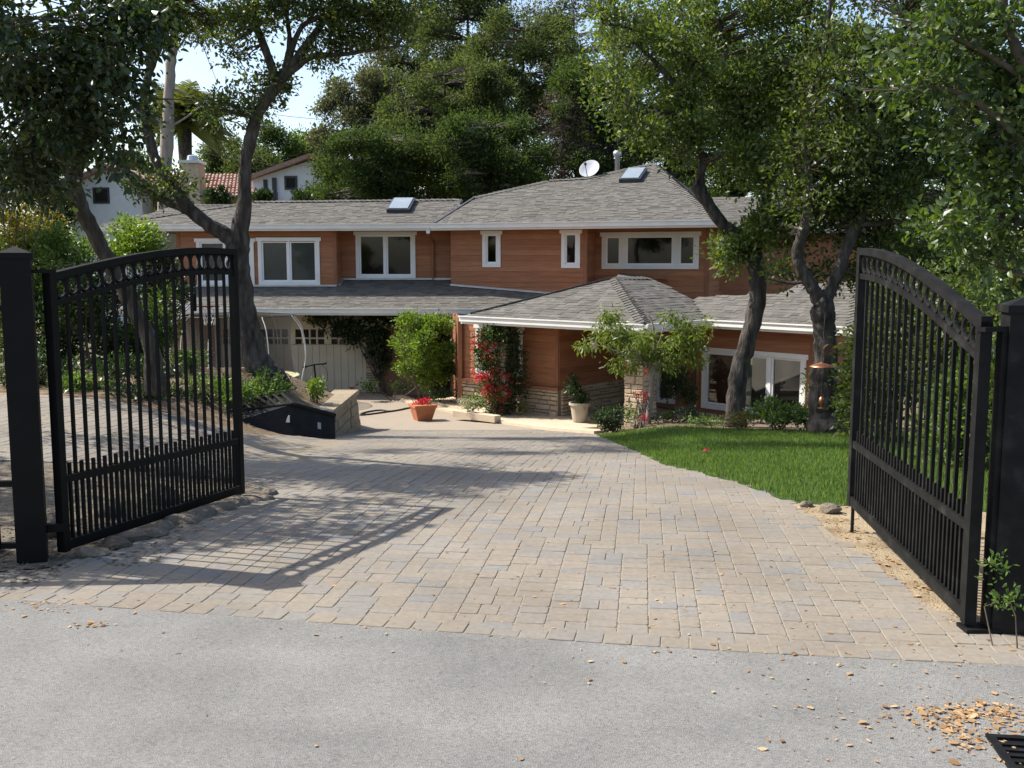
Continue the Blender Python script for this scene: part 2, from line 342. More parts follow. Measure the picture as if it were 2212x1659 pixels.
# asphalt: pale worn aggregate
def asphalt():
    m, nt, b = nodes_of('worn_asphalt'); N = nt.nodes; L = nt.links
    geo = N.new('ShaderNodeNewGeometry')
    vo = N.new('ShaderNodeTexVoronoi'); vo.inputs['Scale'].default_value = 140; L.new(geo.outputs['Position'], vo.inputs['Vector'])
    sep = N.new('ShaderNodeSeparateColor'); L.new(vo.outputs['Color'], sep.inputs[0])
    r = ramp_node(nt, [(0.126, 0.123, 0.115), (0.165, 0.161, 0.151), (0.182, 0.178, 0.167), (0.187, 0.183, 0.172), (0.197, 0.193, 0.18), (0.237, 0.231, 0.214)])
    L.new(sep.outputs[0], r.inputs[0])
    no = N.new('ShaderNodeTexNoise'); no.inputs['Scale'].default_value = 1.3; no.inputs['Detail'].default_value = 6; L.new(geo.outputs['Position'], no.inputs['Vector'])
    mr = N.new('ShaderNodeMapRange'); mr.inputs['From Min'].default_value = 0.3; mr.inputs['From Max'].default_value = 0.7; mr.inputs['To Min'].default_value = 0.80; mr.inputs['To Max'].default_value = 1.14
    L.new(no.outputs[0], mr.inputs[0])
    st = N.new('ShaderNodeTexNoise'); st.inputs['Scale'].default_value = 5.0; st.inputs['Detail'].default_value = 3; L.new(geo.outputs['Position'], st.inputs['Vector'])
    mr2 = N.new('ShaderNodeMapRange'); mr2.inputs['From Min'].default_value = 0.66; mr2.inputs['From Max'].default_value = 0.74; mr2.inputs['To Min'].default_value = 1.0; mr2.inputs['To Max'].default_value = 0.86
    L.new(st.outputs[0], mr2.inputs[0])
    mu = N.new('ShaderNodeMath'); mu.operation = 'MULTIPLY'; L.new(mr.outputs[0], mu.inputs[0]); L.new(mr2.outputs[0], mu.inputs[1])
    mp = N.new('ShaderNodeMapping'); mp.inputs['Scale'].default_value = (0.25, 2.2, 1); mp.inputs['Rotation'].default_value = (0, 0, 0.17); L.new(geo.outputs['Position'], mp.inputs[0])
    tw = N.new('ShaderNodeTexNoise'); tw.inputs['Scale'].default_value = 1.2; tw.inputs['Detail'].default_value = 4; L.new(mp.outputs[0], tw.inputs['Vector'])
    mr3 = N.new('ShaderNodeMapRange'); mr3.inputs['From Min'].default_value = 0.35; mr3.inputs['From Max'].default_value = 0.65; mr3.inputs['To Min'].default_value = 0.95; mr3.inputs['To Max'].default_value = 1.03; L.new(tw.outputs[0], mr3.inputs[0])
    wv = N.new('ShaderNodeTexNoise'); wv.inputs['Scale'].default_value = 3.0; wv.inputs['Detail'].default_value = 6; L.new(geo.outputs['Position'], wv.inputs['Vector'])
    ad = N.new('ShaderNodeVectorMath'); ad.operation = 'MULTIPLY_ADD'; L.new(wv.outputs['Color'], ad.inputs[0]); ad.inputs[1].default_value = (.35, .35, .35); L.new(geo.outputs['Position'], ad.inputs[2])
    ck = N.new('ShaderNodeTexVoronoi'); ck.feature = 'DISTANCE_TO_EDGE'; ck.inputs['Scale'].default_value = 0.55; L.new(ad.outputs[0], ck.inputs['Vector'])
    mr4 = N.new('ShaderNodeMapRange'); mr4.inputs['From Min'].default_value = 0.0; mr4.inputs['From Max'].default_value = 0.006; mr4.inputs['To Min'].default_value = 0.93; mr4.inputs['To Max'].default_value = 1.0; L.new(ck.outputs[0], mr4.inputs[0])
    mu2 = N.new('ShaderNodeMath'); mu2.operation = 'MULTIPLY'; L.new(mu.outputs[0], mu2.inputs[0]); L.new(mr3.outputs[0], mu2.inputs[1])
    mu = N.new('ShaderNodeMath'); mu.operation = 'MULTIPLY'; L.new(mu2.outputs[0], mu.inputs[0]); L.new(mr4.outputs[0], mu.inputs[1])
    sc = N.new('ShaderNodeVectorMath'); sc.operation = 'SCALE'; L.new(r.outputs[0], sc.inputs[0]); L.new(mu.outputs[0], sc.inputs['Scale'])
    L.new(sc.outputs[0], b.inputs['Base Color']); b.inputs['Roughness'].default_value = 0.85; b.inputs['Specular IOR Level'].default_value = 0.25
    bp = N.new('ShaderNodeBump'); bp.inputs['Strength'].default_value = 0.6; bp.inputs['Distance'].default_value = 0.004
    L.new(vo.outputs['Distance'], bp.inputs['Height']); L.new(bp.outputs[0], b.inputs['Normal'])
    return m
M['asphalt'] = asphalt()

# ------------------------------------------------------------------ terrain
ZD = [(-30, 0), (4.8, 0), (6, -0.015), (7, -0.05), (8, -0.11), (9, -0.185), (10, -0.28), (11.5, -0.44), (13, -0.62), (14.5, -0.82), (16, -1.03), (17.5, -1.23), (19, -1.42), (21, -1.60), (23, -1.70), (25, -1.75), (400, -1.75)]
ZL = [(6, 0), (7, -0.03), (10, -0.27), (13.75, -0.63), (16, -0.86), (18, -1.08), (20, -1.35), (22, -1.68), (25, -1.75), (400, -1.75)]
XB = [(0, 2.4), (4.9, 2.18), (7.44, 2.19), (8.75, 1.97), (10.07, 1.56), (13, 1.46), (30, 1.46)]
def gz(X, Y):
    z = interp(ZD, Y)
    wl_ = smooth((-2.2 - X) / 3.5) * (1 - smooth((Y - 13.6) / 2.0)) * smooth((Y - 7) / 2)
    z = lerp(z, 0.0 + 0.03 * min(6, max(0, -X - 5)), wl_)
    wr = smooth((X - interp(XB, Y)) / 1.3)
    return lerp(z, interp(ZL, Y), wr)
ZMID = [(13, 0.05), (17, 0.0), (20, -0.3), (23, -1.0), (25.6, -1.74), (40, -1.75)]
FRONT = [(-16, 13.6), (-6.8, 13.2), (-4.66, 12.9), (-3.34, 12.7), (-2.6, 14.8)]
def yfront(X): return interp(FRONT, X)
def bz(X, Y):          # raised planting bed on the left, behind the side lane
    inner = lerp(-0.76, interp(ZMID, Y), smooth((-3.1 - X) / 1.7))
    if Y > 18.8: inner = lerp(inner, min(inner, interp(ZD, Y) + .05 + .35 * max(0, -3.2 - X)), smooth((Y - 18.8) / 2.5))
    return lerp(gz(X, Y) - 0.012, inner, smooth((Y - yfront(X)) / lerp(1.3, 3.2, smooth((X + 5.0) / 1.2))))

def inside(poly, x, y):
    c = False; n = len(poly); j = n - 1
    for i in range(n):
        xi, yi = poly[i][0], poly[i][1]; xj, yj = poly[j][0], poly[j][1]
        if (yi > y) != (yj > y) and x < (xj - xi) * (y - yi) / (yj - yi) + xi: c = not c
        j = i
    return c
def sheet(name, poly, zf, step, mat, off=0.0, parent=None, skirt=0.0):
    pts = []; n = len(poly)
    for i in range(n):
        a, b = Vector(poly[i][:2]), Vector(poly[(i + 1) % n][:2]); k = max(1, int((b - a).length / step))
        pts += [a.lerp(b, j / k) for j in range(k)]
    nb = len(pts)
    xs = [p.x for p in pts]; ys = [p.y for p in pts]
    bp = [tuple(p) for p in pts]
    y = min(ys) + step / 2
    while y < max(ys):
        x = min(xs) + step / 2
        while x < max(xs):
            if inside(bp, x, y): pts.append(Vector((x, y)))
            x += step
        y += step
    V, E, F, *_ = delaunay_2d_cdt(pts, [], [list(range(nb))], 1, 1e-5)
    mb = MB(); mb.v = [(v.x, v.y, zf(v.x, v.y) + off) for v in V]; mb.f = [tuple(f) for f in F]
    me = mb.mesh(name, True)
    if me.polygons and me.polygons[0].normal.z < 0: me.flip_normals()
    o = link_mesh(name, me, mat, parent)
    return o

# base ground, out to the horizon
gxs = [-600, -300, -120, -60, -30, -20] + [x * 1.0 for x in range(-16, 17)] + [20, 30, 60, 120, 300, 600]
gys = [-60, -30, -10, -4, 0] + [2 + y * 1.0 for y in range(0, 29)] + [35, 45, 60, 90, 150, 300, 700, 1200]
mb = MB(); mb.v = [(x, y, min(gz(x, y), 0.02) - 0.07) for y in gys for x in gxs]
W_ = len(gxs); mb.f = [(j * W_ + i, j * W_ + i + 1, (j + 1) * W_ + i + 1, (j + 1) * W_ + i) for j in range(len(gys) - 1) for i in range(W_ - 1)]
ground = mb.build('ground', M['ground'], smooth=True); tag(ground, kind='structure')

def road_edge(X): return 4.55 - 0.2 * (X + 0.0) + 0.022 * max(0.0, X) ** 2 if X < 2.2 else 4.216 - 0.11 * (X - 2.2)
rp = [(-14, -7), (14, -7), (14, road_edge(14))] + [(x, road_edge(x)) for x in (9, 6, 4, 3, 2, 1, 0, -1, -2, -3, -4, -6, -9, -14)]
road = sheet('road', rp, lambda x, y: 0.0, 1.0, M['asphalt'], -0.004); tag(road, kind='structure')

DRIVE = [(-5.0, road_edge(-5.0))] + [(x, road_edge(x)) for x in (-4, -3, -2, -1, 0, 1, 2, 2.6, 3.2)] + \
        [(3.1, 4.3), (2.45, 4.52), (2.16, 4.95), (2.13, 6.3), (2.19, 7.44), (1.97, 8.75), (1.56, 10.07), (1.46, 13), (1.46, 17.5), (-1.43, 23.2), (-2.5, 24.8), (-3.2, 26.4), (-4.0, 27.6),
         (-9.3, 27.6), (-9.3, 25.4), (-4.9, 24.6), (-3.75, 22.5), (-3.12, 19.5), (-3.12, 16.2), (-2.6, 14.8), (-3.34, 12.7), (-4.66, 12.9), (-6.8, 13.2), (-14, 13.6), (-14, 8.2),
         (-6, 8.7), (-3.7, 9.4), (-2.5, 9.0), (-1.95, 8.1), (-2.4, 6.1), (-2.68, 5.68), (-3.2, 5.5), (-5, 5.75)]
drive = sheet('driveway', DRIVE, gz, 0.5, M['joint'], -0.0038); tag(drive, kind='structure')

# pavers: three sizes laid in a mixed pattern, with a soldier course along the road
rng = random.Random(7)
PU = 0.0505; ANG = math.radians(7.5)
e1 = Vector((math.cos(ANG), -math.sin(ANG))); e2 = Vector((math.sin(ANG), math.cos(ANG)))
O2 = Vector((-14.0, 2.0))
def g2w(i, j): p = O2 + e1 * (i * PU) + e2 * (j * PU); return p
pav = []           # (cx, cy, w, d, angle)
nI, nJ = int(19 / PU), int(19.5 / PU)
occ = np.zeros((nI + 8, nJ + 8), dtype=bool)
def far_ok(p): return inside(DRIVE, p.x, p.y)
SH = [(4, 2), (4, 2), (3, 2), (3, 3), (3, 3), (4, 3), (2, 3)]
edge_clear = 0.16
for j in range(nJ):
    i = 0
    while i < nI:
        if occ[i, j]: i += 1; continue
        p = g2w(i + 1.5, j + 1.5)
        if p.x < -7.5 or p.y > 19.0 or not far_ok(p) or p.y < road_edge(p.x) + edge_clear:
            occ[i, j] = True; i += 1; continue
        room = 0
        while room < 5 and not occ[i + room, j]: room += 1
        opts = [s for s in SH if s[0] <= room and not occ[i:i + s[0], j:j + s[1]].any() and room - s[0] != 1]
        if not opts:
            w = min(room, 3)
            d = 2 if not occ[i:i + w, j:j + 2].any() else 1
            s = (w, d)
        else: s = rng.choice(opts)
        occ[i:i + s[0], j:j + s[1]] = True
        c = g2w(i + s[0] / 2, j + s[1] / 2)
        pav.append((c.x, c.y, s[0] * PU, s[1] * PU, -ANG))
        i += s[0]
x = -4.9
while x < 3.1:
    a = math.atan2(road_edge(x + 0.05) - road_edge(x - 0.05), 0.1)
    nx, ny = -math.sin(a), math.cos(a)
    pav.append((x + nx * 0.083, road_edge(x) + ny * 0.083, 0.133, 0.16, a)); x += 0.134 * math.cos(a)
def paver_shape(w, d, h=0.05, g=0.0015, bev=0.0034):
    a, b = w / 2 - g, d / 2 - g
    r = 0.009
    def ring(x, y, z): return [(-x + r, -y, z), (x - r, -y, z), (x, -y + r, z), (x, y - r, z), (x - r, y, z), (-x + r, y, z), (-x, y - r, z), (-x, -y + r, z)]
    V = ring(a, b, -h) + ring(a, b, -bev * 0.7) + ring(a - bev, b - bev, 0)
    F = [(k, (k + 1) % 8, (k + 1) % 8 + 8, k + 8) for k in range(8)] + [(k + 8, (k + 1) % 8 + 8, (k + 1) % 8 + 16, k + 16) for k in range(8)] + [tuple(range(16, 24))]
    return V, F
def paver_matrix(x, y, ang):
    e = 0.08
    z = gz(x, y); nx = (gz(x - e, y) - gz(x + e, y)) / (2 * e); ny = (gz(x, y - e) - gz(x, y + e)) / (2 * e)
    n = Vector((nx + rng.uniform(-.008, .008), ny + rng.uniform(-.008, .008), 1)).normalized()
    X = Vector((math.cos(ang), math.sin(ang), 0)); X = (X - n * X.dot(n)).normalized(); Yv = n.cross(X)
    return Matrix(((X.x, Yv.x, n.x, x), (X.y, Yv.y, n.y, y), (X.z, Yv.z, n.z, z + rng.uniform(-.0015, .0015)), (0, 0, 0, 1)))
def visible_px(x, y):
    z = gz(x, y) - CAMZ; f = y * cT - z * sT
    return CX + FPX * x / f, CY - FPX * (y * sT + z * cT) / f
pav.sort(key=lambda p: (not (0 < visible_px(p[0], p[1])[0] < 2212), p[1]))
shared = {}
V_all = []; F_all = []
for k, (x, y, w, d, a) in enumerate(pav):
    mtx = paver_matrix(x, y, a)
    if k < 300:
        key = (round(w, 3), round(d, 3))
        if key not in shared:
            m_ = MB(); m_.add(*paver_shape(w, d)); shared[key] = m_.mesh('paver'); shared[key].materials.append(M['paver'])
        o = bpy.data.objects.new('paver', shared[key]); COL.objects.link(o); o.parent = drive; o.matrix_local = mtx
    else:
        V, F = paver_shape(w, d)
        n = len(V_all); V_all += [tuple(mtx @ Vector(v)) for v in V]; F_all += [tuple(i + n for i in f) for f in F]
m_ = MB(); m_.v = V_all; m_.f = F_all
tag(m_.build('pavers_farther', M['pavers'], drive), kind='stuff')
# beyond the crest of the drive the pavers are too small to tell apart
def far_paving():
    m, nt, b = nodes_of('far_paving'); N = nt.nodes; L = nt.links
    geo = N.new('ShaderNodeNewGeometry'); mp = N.new('ShaderNodeMapping'); mp.inputs['Rotation'].default_value = (0, 0, ANG)
    L.new(geo.outputs['Position'], mp.inputs[0])
    br = N.new('ShaderNodeTexBrick'); br.inputs['Scale'].default_value = 1.0; br.inputs['Brick Width'].default_value = 0.2; br.inputs['Row Height'].default_value = 0.13
    br.inputs['Mortar Size'].default_value = 0.006; br.inputs['Color1'].default_value = (0.31, 0.25, 0.185, 1); br.inputs['Color2'].default_value = (0.26, 0.225, 0.18, 1); br.inputs['Mortar'].default_value = (0.20, 0.16, 0.11, 1)
    L.new(mp.outputs[0], br.inputs['Vector']); L.new(br.outputs[0], b.inputs['Base Color']); b.inputs['Roughness'].default_value = 0.9
    return m
FARP = [(.65, 19.1), (-1.43, 23.2), (-2.5, 24.8), (-3.2, 26.4), (-4.0, 27.6), (-9.3, 27.6), (-9.3, 25.4), (-4.9, 24.6), (-3.75, 22.5), (-3.12, 19.5), (-3.12, 19.05)]
tag(sheet('paving_far', FARP, gz, 0.5, far_paving(), 0.002, drive), kind='stuff')
FARL = [(-7.4, 8.62), (-7.4, 13.2), (-14, 13.5), (-14, 8.25)]
tag(sheet('paving_lane', FARL, gz, 0.5, bpy.data.materials['far_paving'], 0.002, drive), kind='stuff')

# lawn and beds
LAWN = [(1.545, 10.07), (1.955, 8.75), (2.175, 7.62), (2.42, 7.5), (3.3, 7.2), (4.2, 6.9), (8.5, 6.9), (8.5, 13.5), (6.0, 14.0), (4.6, 14.6), (3.2, 15.6), (1.9, 16.9), (1.445, 16.9), (1.445, 13)]
lawn = sheet('lawn', LAWN, gz, 0.4, M['lawn'], -0.004); tag(lawn, kind='structure')
RBED = [(2.10, 4.9), (2.4, 4.5), (3.2, 4.3), (9, 3.9), (9, 6.85), (4.2, 6.88), (3.3, 7.25), (2.33, 7.8), (2.15, 7.6), (2.17, 7.44), (2.10, 6.3)]
tag(sheet('dirt_verge', RBED, gz, 0.4, M['dirt'], -0.006), kind='structure')
BBED = [(1.50, 16.95), (1.9, 16.95), (3.2, 15.65), (4.6, 14.65), (6.0, 14.05), (8.5, 13.55), (13, 14), (13, 24), (3.6, 21.8), (2.9, 19.2), (1.6, 18.0)]
tag(sheet('garden_bed', BBED, gz, 0.5, M['soil'], 0.0), kind='structure')
LBED = [(-2.0, 8.08), (-2.52, 8.95), (-3.7, 9.33), (-6, 8.65), (-9, 8.4), (-9, 5.9), (-5.05, 5.8), (-3.2, 5.55), (-2.70, 5.72), (-2.45, 6.1)]
tag(sheet('gravel_bed', LBED, gz, 0.35, M['gravel'], -0.008), kind='structure')
PBED = [(-2.64, 14.85), (-3.16, 16.2), (-3.16, 19.5), (-3.8, 22.5), (-4.95, 24.6), (-9.3, 25.4), (-9.3, 27.6), (-22, 27.6), (-22, 13.65), (-14, 13.62), (-6.8, 13.22), (-4.66, 12.92), (-3.36, 12.72)]
tag(sheet('planting_bed', PBED, bz, 0.35, M['soil'], 0.004), kind='structure')

# grass blades
def blades(name, poly, n, zf, h, w, mat, seed, parent=None, lean=0.5):
    r = np.random.default_rng(seed)
    xs = [p[0] for p in poly]; ys = [p[1] for p in poly]
    out = []
    while len(out) < n:
        x = r.uniform(min(xs), max(xs)); y = r.uniform(min(ys), max(ys))
        if r.random() > min(1.0, (9.0 / y) ** 1.2): continue
        if inside(poly, x, y): out.append((x, y, zf(x, y)))
    P = np.array(out); k = len(P)
    a = r.uniform(0, 2 * np.pi, k); hh = h * r.uniform(0.6, 1.3, k); ww = w * r.uniform(0.7, 1.3, k)
    ln = lean * r.uniform(0.1, 1.0, k) * hh; la = r.uniform(0, 2 * np.pi, k)
    d = np.stack([np.cos(a), np.sin(a), np.zeros(k)], 1) * ww[:, None] / 2
    tip = P + np.stack([np.cos(la) * ln, np.sin(la) * ln, hh], 1)
    mid = P + np.stack([np.cos(la) * ln * 0.3, np.sin(la) * ln * 0.3, hh * 0.55], 1)
    V = np.stack([P - d, P + d, mid + d * 0.7, tip, mid - d * 0.7], 1).reshape(-1, 3)
    F = (np.arange(k) * 5)[:, None] + np.arange(5)[None, :]
    o = link_mesh(name, np_mesh(name, V, F), mat, parent)
    return tag(o, kind='stuff')
g = blades('grass', LAWN, 80000, lambda x, y: gz(x, y) + 0.003, 0.042, 0.0075, M['blade'], 3)
tag(g, 'mown green grass covering the lawn beside the driveway', 'grass')
# scattered fallen leaves
def litter(name, label, spots, seed, size=0.035, cat='leaves', mat=None):
    """spots: list of (n, sampler(r)->(x,y), zfunc)"""
    r = np.random.default_rng(seed); P = []; S = []
    for n, samp, zf, sc in spots:
        for _ in range(n):
            x, y = samp(r); P.append((x, y, zf(x, y) + 0.0 + r.random() * 0.004)); S.append(size * sc * 0.85 * r.choice([.4, .6, .8, 1.0, 1.5]) * r.uniform(.85, 1.15))
    P = np.array(P); k = len(P); S = np.array(S)
    a = r.uniform(0, 2 * np.pi, k); u = np.stack([np.cos(a), np.sin(a), r.uniform(-.12, .2, k)], 1)
    v = np.stack([-np.sin(a), np.cos(a), r.uniform(-.15, .15, k)], 1) * r.uniform(0.22, 0.75, k)[:, None]
    c = np.stack([np.zeros(k), np.zeros(k), r.uniform(-.1, .22, k)], 1)
    s = S[:, None]
    V = np.stack([P - u * s, P - v * s - u * s * .15 + c * s, P - v * s * .7 + u * s * .55 + c * s * .6, P + u * s, P + v * s * .8 + u * s * .45 + c * s * .5, P + v * s - u * s * .2 + c * s], 1)
    V[:, :, 2] = np.maximum(V[:, :, 2], P[:, None, 2] - 0.004)
    F = (np.arange(k) * 6)[:, None] + np.arange(6)[None, :]
    o = link_mesh(name, np_mesh(name, V.reshape(-1, 3), F), mat or M['lf_fallen'])
    return tag(o, label, cat, kind='stuff')
def g_pt(px, py):
    p = at(px, py, 6)
    for _ in range(30):
        q = atz(px, py, gz(p.x, min(p.y, 40))); p = p.lerp(q, 0.6)
    return p
def around(px, py, sx, sy):
    c = g_pt(px, py)
    return lambda r: (c.x + r.normal() * sx, c.y + r.normal() * sy)
def within(x0, x1, y0, y1): return lambda r: (r.uniform(x0, x1), r.uniform(y0, y1))
drz = lambda x, y: gz(x, y)
litter('fallen_leaves', 'tan fallen leaves and litter scattered over road, pavers and verge', [
    (300, lambda r: (1.88 + r.normal() * 0.2, 3.74 + r.normal() * 0.045), drz, 0.42), (200, lambda r: (1.8 + r.normal() * 0.3, 3.7 + r.normal() * 0.1), drz, 0.25),
    (160, lambda r: (1.70 + r.normal() * 0.05, 3.56 + r.normal() * 0.1), drz, 0.4), (120, lambda r: (1.9 + r.normal() * 0.15, 3.6 + r.normal() * 0.12), drz, 0.45),
    (260, lambda r: (2.4 + abs(r.normal()) * 0.5, 4.28 + r.normal() * 0.13), drz, 0.6),
    (130, within(0.9, 2.6, 2.9, 4.4), drz, 0.45), (120, within(-0.2, 2.6, 3.9, 5.6), drz, 0.4), (28, within(-2.6, 1.2, 2.8, 4.6), drz, 0.36),
    (150, within(-2.0, 2.1, 4.6, 9.5), drz, 0.36), (300, lambda r: (2.16 + abs(r.normal()) * .22, r.uniform(4.7, 7.5)), drz, 0.5),
    (60, around(110, 1310, 0.22, 0.08), drz, 0.45), (30, around(200, 1350, 0.08, 0.03), drz, 0.5),
    (160, within(-2.2, 1.6, 9, 14), drz, 0.36), (220, within(2.2, 3.6, 4.6, 7.0), drz, 0.55)], 5)
litter('leaf_mulch', 'brown leaf mulch lying over the left planting bed', [
    (2600, lambda r: (r.uniform(-8.5, -3.2), r.uniform(13.4, 18.5)), bz, 1.0), (500, around(690, 868, .35, .5), bz, 0.9)], 6, 0.04, 'mulch')
litter('gravel', 'pale gravel between the rocks under the left gate', [
    (2600, lambda r: (r.uniform(-3.6, -2.1), r.uniform(5.7, 9.0)), drz, 0.55), (500, lambda r: (r.uniform(-3.4, -2.6), r.uniform(5.25, 5.75)), drz, 0.5)], 8, 0.035, 'gravel', M['gravel'])
litter('joint_litter', 'fine pale debris caught in the paver joints', [
    (900, within(-2.2, 2.2, 4.3, 9), drz, 0.25), (300, within(0.4, 2.4, 4.2, 6), drz, 0.3)], 11, 0.03, 'debris')

def pl_dist(x, y, pts):
    return min((Vector((x, y)) - Vector(p)).length for p in pts)
def rock(name, c, size, seed, mat, parent=None, label=None, cat='rock', group=None):
    r = random.Random(seed); bm = bmesh.new(); bmesh.ops.create_icosphere(bm, subdivisions=2, radius=1)
    dirs = [Vector((r.gauss(0, 1), r.gauss(0, 1), r.gauss(0, 1))).normalized() for _ in range(7)]
    cuts = [r.uniform(0.62, 0.95) for _ in dirs]
    for v in bm.verts:
        for d, k in zip(dirs, cuts):
            e = v.co.dot(d)
            if e > k: v.co -= d * (e - k) * 0.8
        v.co *= r.uniform(0.95, 1.05)
    me = bpy.data.meshes.new(name); bm.to_mesh(me); bm.free()
    a = r.uniform(0, 6.28)
    me.transform(Matrix.Translation(Vector(c)) @ Matrix.Rotation(a, 4, 'Z') @ Matrix.Diagonal((*size, 1)))
    o = link_mesh(name, me, mat, parent, origin=c)
    return tag(o, label, cat if label else None, group)
# rocks bordering the gravel bed, under the left gate
GL0, GL1 = Vector((-2.56, 5.95)), Vector((-1.97, 7.98))
for k in range(10):
    t = k / 9; p = GL0.lerp(GL1, t)
    w = 0.10 + 0.03 * ((k * 7) % 3); n = ('nearest the left gate post', 'second from the left gate post', 'third from the left gate post', 'fourth from the left gate post', 'fifth from the left gate post', 'midway along the left gate, far half', 'fourth from the gate tip', 'third from the gate tip', 'second from the gate tip', 'at the very tip of the left gate')[k]
    rock('border_rock', (p.x - 0.02, p.y, gz(p.x, p.y) + 0.008), (w * 0.7, w * 1.15, 0.05), 20 + k, M['rock'], label='rounded brown rock edging the drive, ' + n, group='rocks edging the drive under the left gate')
BR = [(-2.55, 8.75, .13, 'behind the gate tip, at the lane corner'), (-2.85, 8.9, .11, 'second from the lane corner behind the gate'), (-3.15, 9.0, .14, 'third from the lane corner behind the gate'), (-3.5, 9.1, .12, 'fourth from the lane corner behind the gate'), (-2.72, 7.6, .15, 'standing in the gravel behind the gate, far one'), (-2.95, 7.1, .13, 'standing in the gravel behind the gate, middle one'), (-3.1, 6.5, .16, 'lying in the gravel behind the left gate post'), (-3.3, 6.0, .12, 'beside the fence at the left picture edge')]
for k, (x, y, s, n) in enumerate(BR):
    rock('garden_rock', (x, y, gz(x, y) + s * 0.3), (s, s * 0.85, s * 0.6), 60 + k, M['rock'], label='grey brown rock ' + n, group='rocks in the gravel bed')
RR = [(2.36, 7.2, .10, 'largest, at the lawn corner by the right gate'), (2.72, 7.12, .085, 'flat one behind the tip of the right gate'), (2.25, 7.45, .06, 'at the edge of the pavers by the lawn'), (2.55, 6.95, .07, 'small one in the dirt near the gate foot rod'), (2.85, 6.5, .09, 'dark one half buried under the right gate')]
for k, (x, y, s, n) in enumerate(RR):
    rock('verge_rock', (x, y, gz(x, y) + s * 0.2), (s, s * 0.75, s * 0.45), 90 + k, M['rock'], label='brown rock ' + n, group='rocks along the lawn edge')

# curb of tan concrete along the entrance side of the drive
CURB = [(1.46, 17.5), (-1.43, 23.2), (-2.5, 24.8), (-3.2, 26.4)]
mb = MB()
for (a, b) in zip(CURB, CURB[1:]):
    A, B = Vector(a), Vector(b); d = (B - A).normalized(); nrm = Vector((d.y, -d.x)) * 0.30
    k = 6
    for i in range(k):
        p, q = A.lerp(B, i / k), A.lerp(B, (i + 1) / k)
        zp, zq = gz(p.x, p.y) + 0.05, gz(q.x, q.y) + 0.05
        P4 = [p, p + nrm, q + nrm, q]; Z = [zp, zp, zq, zq]
        mb.hexa([(v.x, v.y, z - 0.5) for v, z in zip(P4, Z)], [(v.x, v.y, z) for v, z in zip(P4, Z)])
tag(mb.build('entrance_curb', M['slab']), kind='structure')
SLABP = [(1.80, 17.75), (3.6, 19.5), (4.6, 21.6), (3.4, 23.4), (-0.2, 26.4), (-2.2, 24.75), (-1.15, 23.3)]
mb = MB(); mb.prism(SLABP, -2.1, -1.60); tag(mb.build('porch_floor', M['slab']), kind='structure')
# low planter walls beside the bougainvillea
tag(MB().bar(at(985, 893, 21.7), at(1075, 905, 20.9), 0.2, 0.14).build('planter_ledge', M['slab']), 'low tan concrete ledge beside the bougainvillea at the entrance', 'ledge')

# ------------------------------------------------------------------ the house
HOUSE0 = Vector((0, 27.0, -1.75))
house = thing('house', 'long two storey brown cedar house with grey shingle roofs and white trim', 'house', HOUSE0)
ZU, ZLO = 2.88, 0.615              # tops of upper and lower gutters
PITCHR = 0.36

class Wall:
    def __init__(s, a, b):
        s.p = Vector((a[0], a[1])); q = Vector((b[0], b[1])); s.len = (q - s.p).length; s.d = (q - s.p).normalized(); s.n = Vector((s.d.y, -s.d.x))
    def W(s, a, z, o=0.0):
        p = s.p + s.d * a + s.n * o; return Vector((p.x, p.y, z))
    def hit(s, px, py):
        r = ray(px, py); k = s.p.dot(s.n) / (r.x * s.n.x + r.y * s.n.y); P = r * k
        return (Vector((P.x, P.y)) - s.p).dot(s.d), CAMZ + P.z
    def S(s, px): return s.hit(px, 600)[0]
def wbox(mb, w, s0, s1, z0, z1, o0, o1):
    b = [w.W(s0, z0, o1), w.W(s1, z0, o1), w.W(s1, z0, o0), w.W(s0, z0, o0)]
    t = [Vector((p.x, p.y, z1)) for p in b]
    return mb.hexa(b, t)
def minus(iv, cut):
    out = []
    for a, b in iv:
        for_a, for_b = max(a, cut[0]), min(b, cut[1])
        if for_a >= for_b: out.append((a, b)); continue
        if for_a - a > 0.02: out.append((a, for_a))
        if b - for_b > 0.02: out.append((for_b, b))
    return out
